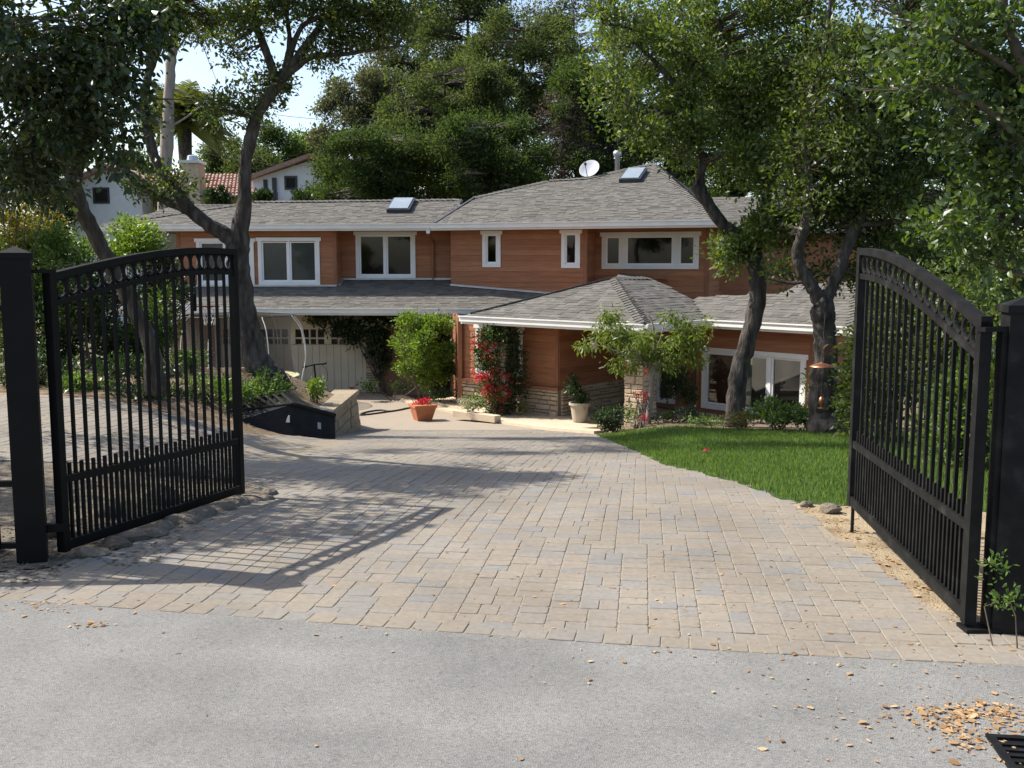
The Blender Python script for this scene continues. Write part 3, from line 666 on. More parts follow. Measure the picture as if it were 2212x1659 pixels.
def siding(w, zb, zt, holes=(), course=0.146, corner=(True, True), parent=house, mat='cedar', backing='room'):
    """backing wall with real openings; every board is a piece of its own"""
    mb = MB()
    zs = sorted({zb, zt} | {min(max(h[2], zb), zt) for h in holes} | {min(max(h[3], zb), zt) for h in holes})
    for z0, z1 in zip(zs, zs[1:]):
        iv = [(0.0, w.len)]
        for h in holes:
            if h[2] < z1 - 1e-4 and h[3] > z0 + 1e-4: iv = minus(iv, (h[0], h[1]))
        for a, b in iv: wbox(mb, w, a, b, z0, z1, -0.14, -0.002)
    wall = mb.build('wall', M['cedar_trim'] if backing != 'stucco' else M['stucco'], parent)
    z = zb; k = 0; rr = random.Random(int(w.len * 1000) + int(w.p.x * 100))
    while z < zt - 0.03:
        z1 = min(z + course, zt)
        iv = [(0.0 + (0.09 if corner[0] else 0), w.len - (0.09 if corner[1] else 0))]
        zm = (z + z1) / 2
        for h in holes:
            if h[2] < zm + 0.03 and h[3] > zm - 0.03: iv = minus(iv, (h[0], h[1]))
        for a, b in iv:
            cuts = [a]
            while b - cuts[-1] > 4.2: cuts.append(cuts[-1] + rr.uniform(1.8, 3.4))
            cuts.append(b)
            for c0, c1 in zip(cuts, cuts[1:]):
                if c1 - c0 < 0.03: continue
                m_ = MB()
                bt = [w.W(c0, z + 0.002, 0.020), w.W(c1 - 0.003, z + 0.002, 0.020), w.W(c1 - 0.003, z + 0.002, 0), w.W(c0, z + 0.002, 0)]
                tp = [w.W(c0, z1 - 0.003, 0.011), w.W(c1 - 0.003, z1 - 0.003, 0.011), w.W(c1 - 0.003, z1 - 0.003, 0), w.W(c0, z1 - 0.003, 0)]
                m_.hexa(bt, tp).build('siding_board', M[mat], wall)
        z = z1
    for f, s0 in ((corner[0], 0.0), (corner[1], w.len - 0.09)):
        if f: wbox(MB(), w, s0, s0 + 0.09, zb, zt, -0.02, 0.034).build('corner_board', M['cedar_trim'], wall)
    return wall
def window(w, s0, s1, z0, z1, splits=(0.5,), trim=0.10, mull=0.05, blind=False, head=0.05, parent=house, cas='white', bottom=None):
    tb = bottom or trim
    mb = MB()
    wbox(mb, w, s0, s0 + trim, z0, z1 - trim, -0.03, 0.045); wbox(mb, w, s1 - trim, s1, z0, z1 - trim, -0.03, 0.045)
    wbox(mb, w, s0 - head, s1 + head, z1 - trim, z1, -0.03, 0.058); wbox(mb, w, s0 + trim, s1 - trim, z0, z0 + tb, -0.03, 0.05)
    win = mb.build('window', M[cas], parent)
    a, b, c, d = s0 + trim, s1 - trim, z0 + tb, z1 - trim
    ed = [a] + [lerp(a, b, f) for f in splits] + [b]
    for i, (u, v) in enumerate(zip(ed, ed[1:])):
        if i > 0: u += mull / 2
        if i < len(ed) - 2: v -= mull / 2
        f = 0.045; m_ = MB()
        wbox(m_, w, u, u + f, c, d, -0.05, 0.012); wbox(m_, w, v - f, v, c, d, -0.05, 0.012)
        wbox(m_, w, u + f, v - f, c, c + f, -0.05, 0.012); wbox(m_, w, u + f, v - f, d - f, d, -0.05, 0.012)
        m_.build('sash', M['vinyl'], win)
        m_ = MB(); m_.add([w.W(u + f, c + f, -0.02), w.W(v - f, c + f, -0.02), w.W(v - f, d - f, -0.02), w.W(u + f, d - f, -0.02)], [(0, 1, 2, 3)])
        m_.build('pane', M['glass'], win)
        if blind:
            m_ = MB(); z = c + f
            while z < d - f:
                m_.add([w.W(u + f, z, -0.06), w.W(v - f, z, -0.06), w.W(v - f, z + 0.042, -0.085), w.W(u + f, z + 0.042, -0.085)], [(0, 1, 2, 3)]); z += 0.04
            tag(m_.build('blind', M['blind'], win), kind='stuff')
    if len(ed) > 2:
        m_ = MB()
        for u in ed[1:-1]: wbox(m_, w, u - mull / 2 + 0.002, u + mull / 2 - 0.002, c, d, -0.045, 0.03)
        m_.build('mullion', M['vinyl'] if mull < 0.12 else M[cas], win)
    return win
def hole(r, trim=0.10, tb=None): return (r[0] + trim - 0.01, r[1] - trim + 0.01, r[2] + (tb or trim) - 0.01, r[3] - trim + 0.01)

# plan of the upper storey
Ea = Vector((-11.52, 28.35)); Eb = Vector((-2.26, 27.7))
uR = Vector((math.cos(math.radians(18)), -math.sin(math.radians(18)))); nR = Vector((-uR.y, uR.x))
Ec = Eb + uR * 7.79
wA = Wall((-9.52, 28.55), (-4.93, 28.22)); wAr = Wall((-4.93, 28.22), (-4.90, 28.78)); wB = Wall((-4.90, 28.78), (-1.55, 28.54))
cl = Eb + nR * 0.5; C0 = cl + uR * 0.42; C1 = cl + uR * 4.325
wC = Wall(C0, C1); wCr = Wall(C1, C1 + nR * 0.9)
dl = Eb + nR * 1.4; D1 = dl + uR * 7.44
wD = Wall(C1 + nR * 0.9, D1); wDr = Wall(D1, D1 + nR * 5.2)
F0 = D1 + nR * 3.4; wF = Wall(F0, F0 + Vector((5.0, -0.6)))
wL = Wall((-9.9, 29.8), (-9.52, 28.55))
def rect(w, x0, y0, x1, y1):
    a = w.hit(x0, y1); b = w.hit(x1, y0); return (a[0], b[0], a[1], b[1])
rA1 = rect(wA, 428, 515, 548, 617); rA2 = rect(wA, 560, 513, 690, 616)
rB = rect(wB, 770, 500, 897, 603)
rC1 = rect(wC, 1043, 498, 1082, 577); rC2 = rect(wC, 1213, 496, 1254, 579); rD = rect(wD, 1300, 500, 1511, 581)
ZT = 2.80
siding(wA, 0.95, ZT, [hole(rA1), hole(rA2)]); siding(wAr, 0.95, ZT, corner=(False, False))
siding(wB, 1.0, ZT, [hole(rB)], corner=(False, False))
siding(wC, 0.85, ZT, [hole(rC1), hole(rC2)], corner=(False, True)); siding(wCr, 0.85, ZT, corner=(False, False))
siding(wD, 0.30, ZT, [hole(rD, 0.11)], corner=(False, True)); siding(wDr, 0.30, ZT, corner=(False, False))
rF = rect(wF, 1862, 512, 1886, 560)
siding(wF, 0.3, ZT, [hole(rF, 0.06)], corner=(False, True)); siding(wL, 0.95, ZT, corner=(False, False))
window(wA, *rA1, blind=True); window(wA, *rA2, blind=True); window(wB, *rB)
window(wC, *rC1, splits=()); window(wC, *rC2, splits=()); window(wD, *rD, splits=(0.2, 0.795), trim=0.11, mull=0.16)
window(wF, *rF, splits=(), trim=0.06)
# rear and inner walls that close the upper storey
mb = MB()
mb.prism([(-9.9, 29.7), (-9.8, 29.7), (-9.8, 32.2), (-9.9, 32.2)], 0.4, ZT); mb.prism([(-9.9, 32.2), (1.0, 32.2), (1.0, 32.35), (-9.9, 32.35)], -1.7, ZT)
q = Eb + nR * 9.0
mb.prism([(q.x, q.y), (q.x + uR.x * 8, q.y + uR.y * 8), (q.x + uR.x * 8 + .05, q.y + uR.y * 8 + .15), (q.x, q.y + .15)], -1.7, ZT)
mb.prism([(-9.4, 31.0), (1.2, 31.0), (1.2, 31.1), (-9.4, 31.1)], 0.9, ZT)
i0 = Eb + nR * 4.5
mb.prism([tuple(i0), tuple(i0 + uR * 7.2), tuple(i0 + uR * 7.2 + nR * .1), tuple(i0 + nR * .1)], 0.5, ZT)
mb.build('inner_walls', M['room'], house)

# ---- roof planes
class RPlane:
    def __init__(s, a, b, z, pitch=PITCHR):
        s.a = Vector((a[0], a[1])); s.b = Vector((b[0], b[1])); s.u = (s.b - s.a).normalized(); s.n = Vector((-s.u.y, s.u.x)); s.z = z; s.p = pitch
        s.N = Vector((-s.n.x * pitch, -s.n.y * pitch, 1)).normalized(); s.k = math.sqrt(1 + pitch * pitch)
    def pt(s, a, d): p = s.a + s.u * a + s.n * d; return Vector((p.x, p.y, s.z + s.p * d))
    def hit(s, px, py):
        r = ray(px, py); A = Vector((s.a.x, s.a.y, s.z)); C = Vector((0, 0, CAMZ))
        t = (A - C).dot(s.N) / r.dot(s.N); return C + r * t
    def sd(s, P): v = Vector((P.x, P.y)) - s.a; return v.dot(s.u), v.dot(s.n)
    def z_at(s, x, y): return s.z + s.p * (Vector((x, y)) - s.a).dot(s.n)
    def up(s, a, t, h): d = t / s.k; P = s.pt(a, d); return P + s.N * h
SHV = []; SHF = []
def shingle_roof(pl, poly, roof, single=False, seed=1, expo=0.14):
    """tabs laid in courses over a roof plane; poly in world points on the plane"""
    r = random.Random(seed); P2 = [(pl.sd(p)[0], pl.sd(p)[1] * pl.k) for p in poly]
    xs = [p[0] for p in P2]; ts = [p[1] for p in P2]
    t = min(ts) - 0.03; row = 0
    while t < max(ts):
        a = min(xs) - r.uniform(0, 0.25)
        while a < max(xs):
            w = r.choice((0.12, 0.16, 0.2, 0.25)); w *= r.uniform(0.9, 1.1)
            if inside(P2, a + w / 2, t + expo * 0.55):
                h = r.choice((0.010, 0.012, 0.018)) + r.uniform(0, .003)
                V = [pl.up(a, t, 0.001), pl.up(a + w - .004, t, 0.001), pl.up(a + w - .004, t, h), pl.up(a, t, h), pl.up(a + w - .004, t + expo * 1.15, h * .45 + .002), pl.up(a, t + expo * 1.15, h * .45 + .002)]
                F = [(0, 1, 2, 3), (3, 2, 4, 5), (0, 3, 5), (2, 1, 4)]
                if single and SINGLE[0] < 300:
                    SINGLE[0] += 1; MB().add(V, F).build('shingle', M['shingle'], roof)
                else:
                    n = len(SHV); SHV.extend(tuple(v) for v in V); SHF.extend(tuple(i + n for i in f) for f in F)
            a += w
        t += expo; row += 1
SINGLE = [0]
def flush_shingles(roof):
    if not SHV: return
    m_ = MB(); m_.v = list(SHV); m_.f = list(SHF); SHV.clear(); SHF.clear()
    tag(m_.build('shingles', M['shingles'], roof), kind='stuff')
def ridge_caps(roof, a, b, w=0.15, seed=2):
    a, b = Vector(a), Vector(b); L = (b - a).length; d = (b - a) / L; k = int(L / 0.16); x = d.cross(Vector((0, 0, 1))).normalized(); up = x.cross(d)
    m_ = MB(); r = random.Random(seed)
    for i in range(k):
        p = a + d * (i * 0.16); h = 0.045 + r.uniform(0, .008); e = p + d * 0.21
        V = [p - x * w - up * .03 + up * .028, p + up * h, p + x * w - up * .03 + up * .028, e - x * w - up * .03, e + up * (h - .022), e + x * w - up * .03, p - x * w - up * .035, p, p + x * w - up * .035]
        m_.add(V, [(0, 1, 4, 3), (1, 2, 5, 4), (6, 7, 1, 0), (7, 8, 2, 1)])
    tag(m_.build('ridge_caps', M['shingles'], roof), kind='stuff')

# upper roof, left wing
pUL = RPlane(Ea, Eb, ZU)
R1 = pUL.hit(551, 437); R2 = pUL.hit(1000, 432)
polyUL = [pUL.pt(0, 0), pUL.pt((Eb - Ea).length + 0.35, 0), R2, R1]
mb = MB(); mb.slab(polyUL, 0.05)
hw = pUL.sd(R1)[1]; Ebk = Ea + pUL.n * 2 * hw; Ebk = Vector((Ebk.x, Ebk.y, ZU)); Ea3 = Vector((Ea.x, Ea.y, ZU))
left_end = [Ea3, R1, Ebk]
mb.slab(left_end, 0.05); mb.slab([R1, R2, Vector((R2.x, R2.y + hw, ZU)), Ebk], 0.05)
# small rear hip that shows behind the left end
bk = [Vector((-12.2, 30.6, 2.9)), Vector((-11.2, 33.5, 3.72)), Vector((-8.4, 33.5, 3.72)), Vector((-7.4, 30.6, 2.9))]
mb.slab(bk, 0.05); mb.slab([bk[0], bk[1], Vector((-12.2, 36.4, 2.9))], 0.05); mb.slab([bk[1], bk[2], Vector((-7.4, 36.4, 2.9)), Vector((-12.2, 36.4, 2.9))], 0.05)
roof_l = mb.build('upper_left_roof', M['roofdeck'], house)
shingle_roof(pUL, polyUL, roof_l, seed=11)
pE = RPlane(Ebk, Ea, ZU, (R1.z - ZU) / max(.5, pUL.sd(R1)[0])); shingle_roof(pE, left_end, roof_l, seed=12)
pB_ = RPlane((-12.2, 30.6), (-7.4, 30.6), 2.9, 0.82 / 2.9); shingle_roof(pB_, bk, roof_l, seed=13)
flush_shingles(roof_l); ridge_caps(roof_l, R1, R2); ridge_caps(roof_l, Ea3, R1); ridge_caps(roof_l, bk[1], bk[2])
# upper roof, main hip
pUR = RPlane(Eb, Ec, ZU)
T = [pUR.hit(*q) for q in ((1023, 428), (1187, 391), (1269, 386), (1358, 365), (1413, 354))]
polyUR = [pUR.pt(0, 0), pUR.pt(7.79, 0)] + T[::-1]
apex = T[-1]
mb = MB(); mb.slab(polyUR, 0.05)
dApex = pUR.sd(apex)[1]
cornerR = Vector((Ec.x, Ec.y, ZU)); backR = Ec + nR * 2 * dApex; backR = Vector((backR.x, backR.y, ZU)); backL = Eb + nR * 2 * dApex; backL = Vector((backL.x, backL.y, ZU))
endR = [cornerR, backR, apex]
mb.slab(endR, 0.05)
mb.slab([apex, backR, backL], 0.05)
for a_, b_ in zip(T, T[1:]): mb.add([a_, b_, backL, a_ - Vector((0, 0, .05)), b_ - Vector((0, 0, .05))], [(0, 1, 2), (0, 3, 4, 1)])
mb.add([Vector((Eb.x, Eb.y, ZU)), T[0], backL], [(0, 1, 2)])
roof_m = mb.build('main_roof', M['roofdeck'], house)
shingle_roof(pUR, polyUR, roof_m, seed=21)
sA = pUR.sd(apex)[0]
pER = RPlane(Ec, Vector((backR.x, backR.y)), ZU, (apex.z - ZU) / (7.79 - sA)); shingle_roof(pER, endR, roof_m, seed=22)
flush_shingles(roof_m)
for a_, b_ in zip(T, T[1:]): ridge_caps(roof_m, a_, b_)
ridge_caps(roof_m, cornerR, apex)
# metal valley where the two upper roofs meet
mb = MB(); mb.bar(pUR.pt(0.12, 0.05) + Vector((0, 0, .02)), T[0] + Vector((0.02, -0.05, .02)), 0.07, 0.02); mb.build('valley', M['darkmetal'], house)
# roof of the far right wing
fe0 = Vector((wF.p.x - 0.9, wF.p.y - 0.55)); fe1 = Vector((wF.p.x + 5.6, wF.p.y - 1.2))
pF = RPlane(fe0, fe1, ZU - 0.02); lf = (fe1 - fe0).length
polyF = [pF.pt(0, 0), pF.pt(lf, 0), pF.pt(lf - 2.8, 2.9), pF.pt(0, 2.9)]
mb = MB(); mb.slab(polyF, 0.05); mb.slab([pF.pt(lf, 0), pF.pt(lf, 5.8) - Vector((0, 0, 5.8 * PITCHR)), pF.pt(lf - 2.8, 2.9)], 0.05)
roof_f = mb.build('right_wing_roof', M['roofdeck'], house); shingle_roof(pF, polyF, roof_f, seed=31); flush_shingles(roof_f)

# lower left roof over the garage
L0 = Vector((-11.45, 27.0)); L1 = Vector((-0.55, 26.12))
pLL = RPlane(L0, L1, ZLO, 0.31); lL = (L1 - L0).length
polyLL = [pLL.pt(0, 0), pLL.pt(lL, 0), pLL.pt(lL + 2.6, 1.2), pLL.pt(lL + 2.2, 2.6), pLL.pt(1.6, 2.6)]
mb = MB(); mb.slab(polyLL, 0.05); mb.slab([pLL.pt(0, 0), pLL.pt(1.6, 2.6), Vector((-11.5, 31.5, ZLO))], 0.05)
roof_g = mb.build('garage_roof', M['roofdeck'], house); shingle_roof(pLL, polyLL, roof_g, seed=41); flush_shingles(roof_g)
# entry hip roof
ZE = 0.605
e0, e1_, e2_, e3 = [atz(x, y, ZE) for x, y in ((1000, 682), (1392, 700), (1523, 690), (1842, 706))]
pEF = RPlane(e0, e1_, ZE); pES = RPlane(e1_, e2_, ZE); pRW = RPlane(e2_, e3, ZE)
ax = pEF.hit(1328, 602)
polyEF = [pEF.pt(0, 0), pEF.pt((Vector((e1_.x, e1_.y)) - Vector((e0.x, e0.y))).length, 0), ax, pEF.hit(1300, 609), pEF.hit(1225, 627)]
t2 = pES.hit(1402, 601); t3 = pES.hit(1497, 648)
polyES = [Vector(e1_), Vector(e2_), t3, t2, ax]
t4, t5, t5b, t6 = pRW.hit(1530, 641), pRW.hit(1690, 634), pRW.hit(1722, 615), pRW.hit(1860, 606)
polyRW = [Vector(e2_), Vector(e3), t6, t5b, t5, t4, pRW.hit(1497, 648)]
mb = MB(); mb.slab(polyEF, 0.05); mb.slab([polyES[0], polyES[1], t3, t2], 0.05); mb.slab([polyES[0], t2, ax], 0.05); mb.slab(polyRW, 0.05)
e3b = Vector((e3.x, e3.y)) + pRW.n * 4; mb.slab([Vector(e3), Vector((e3b.x, e3b.y, ZE)), t6], 0.05)
mb.add([ax, t2, t2 + Vector((1.2, 4.2, -.1)), ax + Vector((0.6, 4.6, .1))], [(0, 1, 2, 3)])
roof_e = mb.build('entry_roof', M['roofdeck'], house)
shingle_roof(pES, polyES, roof_e, True, 52); shingle_roof(pEF, polyEF, roof_e, True, 51); shingle_roof(pRW, polyRW, roof_e, False, 53); flush_shingles(roof_e)
ridge_caps(roof_e, Vector(e1_), ax); ridge_caps(roof_e, ax, t2); ridge_caps(roof_e, Vector(e3), t6)
mb = MB(); mb.bar(pEF.pt(0.15, 0.08) + Vector((0, 0, .03)), pEF.hit(1225, 627) + Vector((0, 0, .03)), 0.07, 0.03); mb.bar(pEF.hit(1225, 627) + Vector((0, 0, .03)), ax + Vector((-.1, 0, .02)), 0.07, 0.03); mb.build('valley', M['darkmetal'], house)
# flashings at the feet of the upper walls
def flash(w, pl, s0=0, s1=None, parent=house):
    s1 = s1 if s1 is not None else w.len; m_ = MB()
    A, B = w.W(s0, 0, 0.05), w.W(s1, 0, 0.05); A.z = pl.z_at(A.x, A.y) + 0.045; B.z = pl.z_at(B.x, B.y) + 0.045
    m_.bar(A, B, 0.09, 0.05); m_.build('flashing', M['steel'], parent)
for w_ in (wA, wAr, wB, wC): flash(w_, pLL)
# gutters and soffits
def gutter(a, b, z, drop=0.125, depth=0.12, name='gutter'):
    a, b = Vector((a[0], a[1])), Vector((b[0], b[1])); w = Wall(a, b); m_ = MB()
    wbox(m_, w, -0.04, w.len + 0.04, z - drop, z - 0.02, -0.03, depth * 0.8)
    wbox(m_, w, -0.04, w.len + 0.04, z - 0.02, z + 0.004, depth * 0.62, depth)
    wbox(m_, w, -0.04, w.len + 0.04, z - drop - 0.055, z - drop, -0.04, 0.03)
    return m_.build(name, M['white'], house)
gutter(Ea, Eb, ZU); gutter(Eb, Ec, ZU); gutter(fe0, fe1, ZU - 0.02); gutter(L0, L1, ZLO)
gutter(e0, e1_, ZE); gutter(e1_, e2_, ZE); gutter(e2_, e3, ZE)
gutter(Ec, Ec + nR * 4.5, ZU)
mb = MB()
zs_ = ZU - 0.11
mb.slab([(Ea.x, Ea.y, zs_), (Eb.x, Eb.y, zs_), (Eb.x + .3, 29.2, zs_), (Ea.x, 29.6, zs_)], 0.02)
P_ = [Eb, Ec, Ec + nR * 5, Eb + nR * 2.5]; mb.slab([(p.x, p.y, zs_ - .003) for p in P_], 0.02)
mb.slab([(fe0.x, fe0.y, zs_), (fe1.x, fe1.y, zs_), (fe1.x, fe1.y + 1.6, zs_), (fe0.x, fe0.y + 1.6, zs_)], 0.02)
zs_ = ZLO - 0.10
mb.slab([(L0.x, L0.y, zs_), (L1.x, L1.y, zs_), (L1.x + .4, 28.6, zs_), (L0.x, 28.6, zs_)], 0.02)
zs_ = ZE - 0.10
P_ = [e0, e1_, e2_, e3, e3 + Vector((pRW.n.x, pRW.n.y, 0)) * 3, (2.2, 26.0, 0), (-0.4, 26.0, 0)]
mb.slab([(p[0], p[1], zs_) for p in P_], 0.02)
mb.build('soffit', M['soffit'], house)
# downspout on the upper wall
m_ = MB(); p = wB.W(wB.S(936), 0, 0); 
YD = lerp(Ea.y, Eb.y, (p.x - Ea.x) / (Eb.x - Ea.x)); m_.tube([(p.x - .06, YD + .02, ZU - .1), (p.x - .06, YD + .02, ZU - .26), (p.x, p.y - .07, ZU - .46), (p.x, p.y - .07, 1.35)], 0.04, 8)
m_.build('downspout', M['cedar_trim'], house)
MB().box((p.x - .06, YD, ZU - .19), (0.1, 0.12, 0.14)).build('downspout_outlet', M['white'], house)

# ---- skylights
def skylight(pl, px0, py0, px1, py1, w, h):
    a = pl.hit(px0, py0); s, d = pl.sd(a); m_ = MB(); t0 = d * pl.k
    def b4(ds, dt, z): return [pl.up(s + ds, t0 + dt, z), pl.up(s + w - ds, t0 + dt, z), pl.up(s + w - ds, t0 + h - dt, z), pl.up(s + ds, t0 + h - dt, z)]
    m_.hexa(b4(0, 0, 0), b4(0, 0, 0.12)); f = m_.build('skylight', M['darkmetal'], house)
    m_ = MB(); m_.hexa(b4(.05, .05, 0.12), b4(.05, .05, 0.145)); m_.build('pane', M['sky_glass'], f)
skylight(pUL, 835, 461, 0, 0, 0.66, 1.15); skylight(pUR, 1337, 396, 0, 0, 0.62, 1.25)

# ---- garage front
wG = Wall((-9.6, 27.75), (-2.2, 27.35))
gd = (wG.S(470), wG.S(784), -1.75, 0.29)
gmb = MB()
for iv in minus([(0.0, wG.len)], (gd[0], gd[1])): wbox(gmb, wG, iv[0], iv[1], -1.85, 0.55, -0.14, 0)
wbox(gmb, wG, gd[0], gd[1], gd[3], 0.55, -0.14, 0); gwall = gmb.build('garage_wall', M['soffit'], house)
z = 0.30
while z < 0.53:
    for c0, c1 in ((0.0, 3.5), (3.5, wG.len)):
        m_ = MB(); wbox(m_, wG, c0, c1 - .004, z, z + 0.138, 0, 0.022); m_.build('siding_board', M['cedar'], gwall)
    z += 0.145
m_ = MB(); wbox(m_, wG, gd[0] - .12, gd[0], -1.75, gd[3] + .12, -0.05, .05); wbox(m_, wG, gd[1], gd[1] + .05, -1.75, gd[3] + .12, -0.05, .05); wbox(m_, wG, gd[0], gd[1], gd[3], gd[3] + .12, -0.05, .05)
m_.build('garage_door_frame', M['cream'], house)
gw = (gd[1] - gd[0]); nb_ = 4; gwn = []
m_ = MB(); wbox(m_, wG, gd[0], gd[1], -1.75, -0.42, -0.12, -0.05)
zt0, zt1 = wG.hit(700, 750)[1], wG.hit(700, 712)[1]
wbox(m_, wG, gd[0], gd[1], zt1 + .001, gd[3], -0.12, -0.05); wbox(m_, wG, gd[0], gd[1], -0.42, zt0 - .001, -0.12, -0.05)
door = None
groups = []
for gk in range(4):
    g0, g1 = wG.S(712 - 78.7 * gk), wG.S(775 - 78.7 * gk); groups.append((g0, g1))
iv = [(gd[0], gd[1])]
for g_ in groups: iv = minus(iv, g_)
for a, b in iv: wbox(m_, wG, a, b, zt0, zt1, -0.12, -0.05)
for g0, g1 in groups:
    wdt = (g1 - g0) / 4
    for k in range(1, 4): wbox(m_, wG, g0 + k * wdt - .022, g0 + k * wdt + .022, zt0, zt1, -0.11, -0.052)
    zm = (zt0 + zt1) / 2; wbox(m_, wG, g0, g1, zm - .022, zm + .022, -0.108, -0.054)
door = m_.build('garage_door', M['cream'], house)
for g0, g1 in groups:
    wdt = (g1 - g0) / 4; zm = (zt0 + zt1) / 2
    for k in range(4):
        for za, zb_ in ((zt0, zm - .022), (zm + .022, zt1)):
            m_ = MB(); a, b = g0 + k * wdt + .022, g0 + (k + 1) * wdt - .022
            m_.add([wG.W(a, za, -.09), wG.W(b, za, -.09), wG.W(b, zb_, -.09), wG.W(a, zb_, -.09)], [(0, 1, 2, 3)]); m_.build('pane', M['glass'], door)
k = 0; s_ = gd[0]
while s_ < gd[1] - 0.05:
    w_ = min(0.195, gd[1] - s_); m_ = MB(); wbox(m_, wG, s_ + .004, s_ + w_ - .004, -1.74, -0.44, -0.05, -0.032); m_.build('door_board', M['cream'], door); s_ += 0.2
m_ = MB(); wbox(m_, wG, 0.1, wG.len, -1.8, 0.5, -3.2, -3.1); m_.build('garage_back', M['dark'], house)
# ---- stone veneer
def stones(parent, w, s0, s1, z0, z1, seed, proud=(0.02, 0.055), hs=(0.07, 0.1, 0.13, 0.17)):
    r = random.Random(seed); z = z0
    while z < z1 - 0.03:
        h = min(r.choice(hs), z1 - z)
        if z1 - z - h < 0.05: h = z1 - z
        s = s0
        while s < s1 - 0.02:
            L = min(r.uniform(0.12, 0.42), s1 - s)
            if s1 - s - L < 0.1: L = s1 - s
            sub = [(z, z + h)] if h < 0.12 or r.random() < .6 else [(z, z + h * .5), (z + h * .5, z + h)]
            for a, b in sub:
                o = r.uniform(*proud); g = 0.006; j = lambda: r.uniform(0, .009); m_ = MB()
                ob = [w.W(s + g, a + g, 0), w.W(s + L - g, a + g, 0), w.W(s + L - g, b - g, 0), w.W(s + g, b - g, 0)]
                fr = [w.W(s + g + .008 + j(), a + g + .006 + j(), o + j()), w.W(s + L - g - .008 - j(), a + g + .006 + j(), o + j()), w.W(s + L - g - .008 - j(), b - g - .006 - j(), o + j()), w.W(s + g + .008 + j(), b - g - .006 - j(), o + j())]
                m_.add(ob + fr, [(4, 5, 6, 7), (0, 1, 5, 4), (1, 2, 6, 5), (2, 3, 7, 6), (3, 0, 4, 7), (3, 2, 1, 0)])
                m_.build('stone', M['stone'], parent)
            s += L
        z += h
# pilaster by the garage
m_ = MB(); wp = Wall(wG.W(gd[1] + .06, 0, .1).xy, wG.W(gd[1] + .46, 0, .1).xy); wbox(m_, wp, 0, .4, -1.8, 0.5, -.1, 0); pil = m_.build('pilaster', M['mortar'], house); stones(pil, wp, 0, .4, -1.75, 0.48, 3)

# ---- entry walls
ed = Vector((e1_.x - e0.x, e1_.y - e0.y)).normalized(); en = Vector((-ed.y, ed.x))
k0 = Vector((e0.x, e0.y)) + en * 0.86
wEx = Wall(k0, k0 + ed)
def along(px): r_ = ray(px, 600); f = wEx.p.dot(wEx.n) / (r_.x * wEx.n.x + r_.y * wEx.n.y); return (Vector((r_.x * f, r_.y * f)) - wEx.p).dot(wEx.d)
q0, q1 = along(990), along(1209)
wE = Wall(k0 + ed * q0, k0 + ed * q1)
ZS = wE.hit(1200, 838)[1]; ZF = -1.60
rE = rect(wE, 1030, 706, 1130, 800); rE = (rE[0], rE[1], ZS + 0.12, rE[3])
siding(wE, ZS, ZE - 0.12, [hole(rE, .08)], corner=(True, True)); window(wE, *rE, splits=(0.5,), trim=0.08)
m_ = MB(); wbox(m_, wE, 0, wE.len, ZF - .3, ZS - .04, -.14, 0.03); base = m_.build('stone_base', M['mortar'], house)
wE2 = Wall(wE.W(0, 0, .03).xy, wE.W(wE.len, 0, .03).xy); stones(base, wE2, 0, wE2.len, ZF - .02, ZS - .045, 5)
m_ = MB(); wbox(m_, wE, -.03, wE.len + .06, ZS - .045, ZS + .02, -.05, .13); m_.build('stone_cap', M['cedar_trim'], house)
# side of the entry block and recessed porch wall with the front door
pc = wE.p + wE.d * wE.len
wEs = Wall(pc, pc + en * 2.9); siding(wEs, ZS, ZE - .12, corner=(False, False))
m_ = MB(); wbox(m_, wEs, 0.04, wEs.len, ZF - .3, ZS, -.12, 0.02); bs = m_.build('stone_base', M['mortar'], house); wEs2 = Wall(wEs.W(.05, 0, .02).xy, wEs.W(wEs.len, 0, .02).xy); stones(bs, wEs2, 0, wEs2.len, ZF, ZS, 6)
pd = pc + en * 2.9; wP = Wall(pd, pd + ed * 3.6); wP = Wall(pd, pd + ed * wP.S(1500))
dr = (wP.S(1300), wP.S(1358))
dr = (dr[0], dr[0] + 1.0)
rP = rect(wP, 1415, 770, 1462, 868)
siding(wP, ZF, ZE - .12, [(dr[0], dr[1], ZF - .1, 0.42), hole(rP, .06)], corner=(False, False))
m_ = MB(); a, b = dr
for s0, s1, z0, z1 in ((a, a + .12, ZF, .42), (b - .12, b, ZF, .42), (a + .12, b - .12, .28, .42), (a + .12, b - .12, ZF, -0.95)): wbox(m_, wP, s0, s1, z0, z1, -.06, .05)
fd = m_.build('front_door', M['door_wood'], house)
m_ = MB(); m_.add([wP.W(a + .12, -.95, .0), wP.W(b - .12, -.95, .0), wP.W(b - .12, .28, .0), wP.W(a + .12, .28, .0)], [(0, 1, 2, 3)]); m_.build('pane', M['glass'], fd)
m_ = MB(); m_.tube([wP.W(b - .06, -.62, .06), wP.W(b - .06, -.62, .11), wP.W(b - .06, -.42, .11), wP.W(b - .06, -.42, .06)], .014, 6); m_.build('handle', M['copper'], fd)
window(wP, *rP, splits=(), trim=.06)
m_ = MB(); wbox(m_, wP, -.1, wP.len, ZF - .1, ZE - .1, -1.4, -1.3); m_.build('hall_wall', M['room'], house)
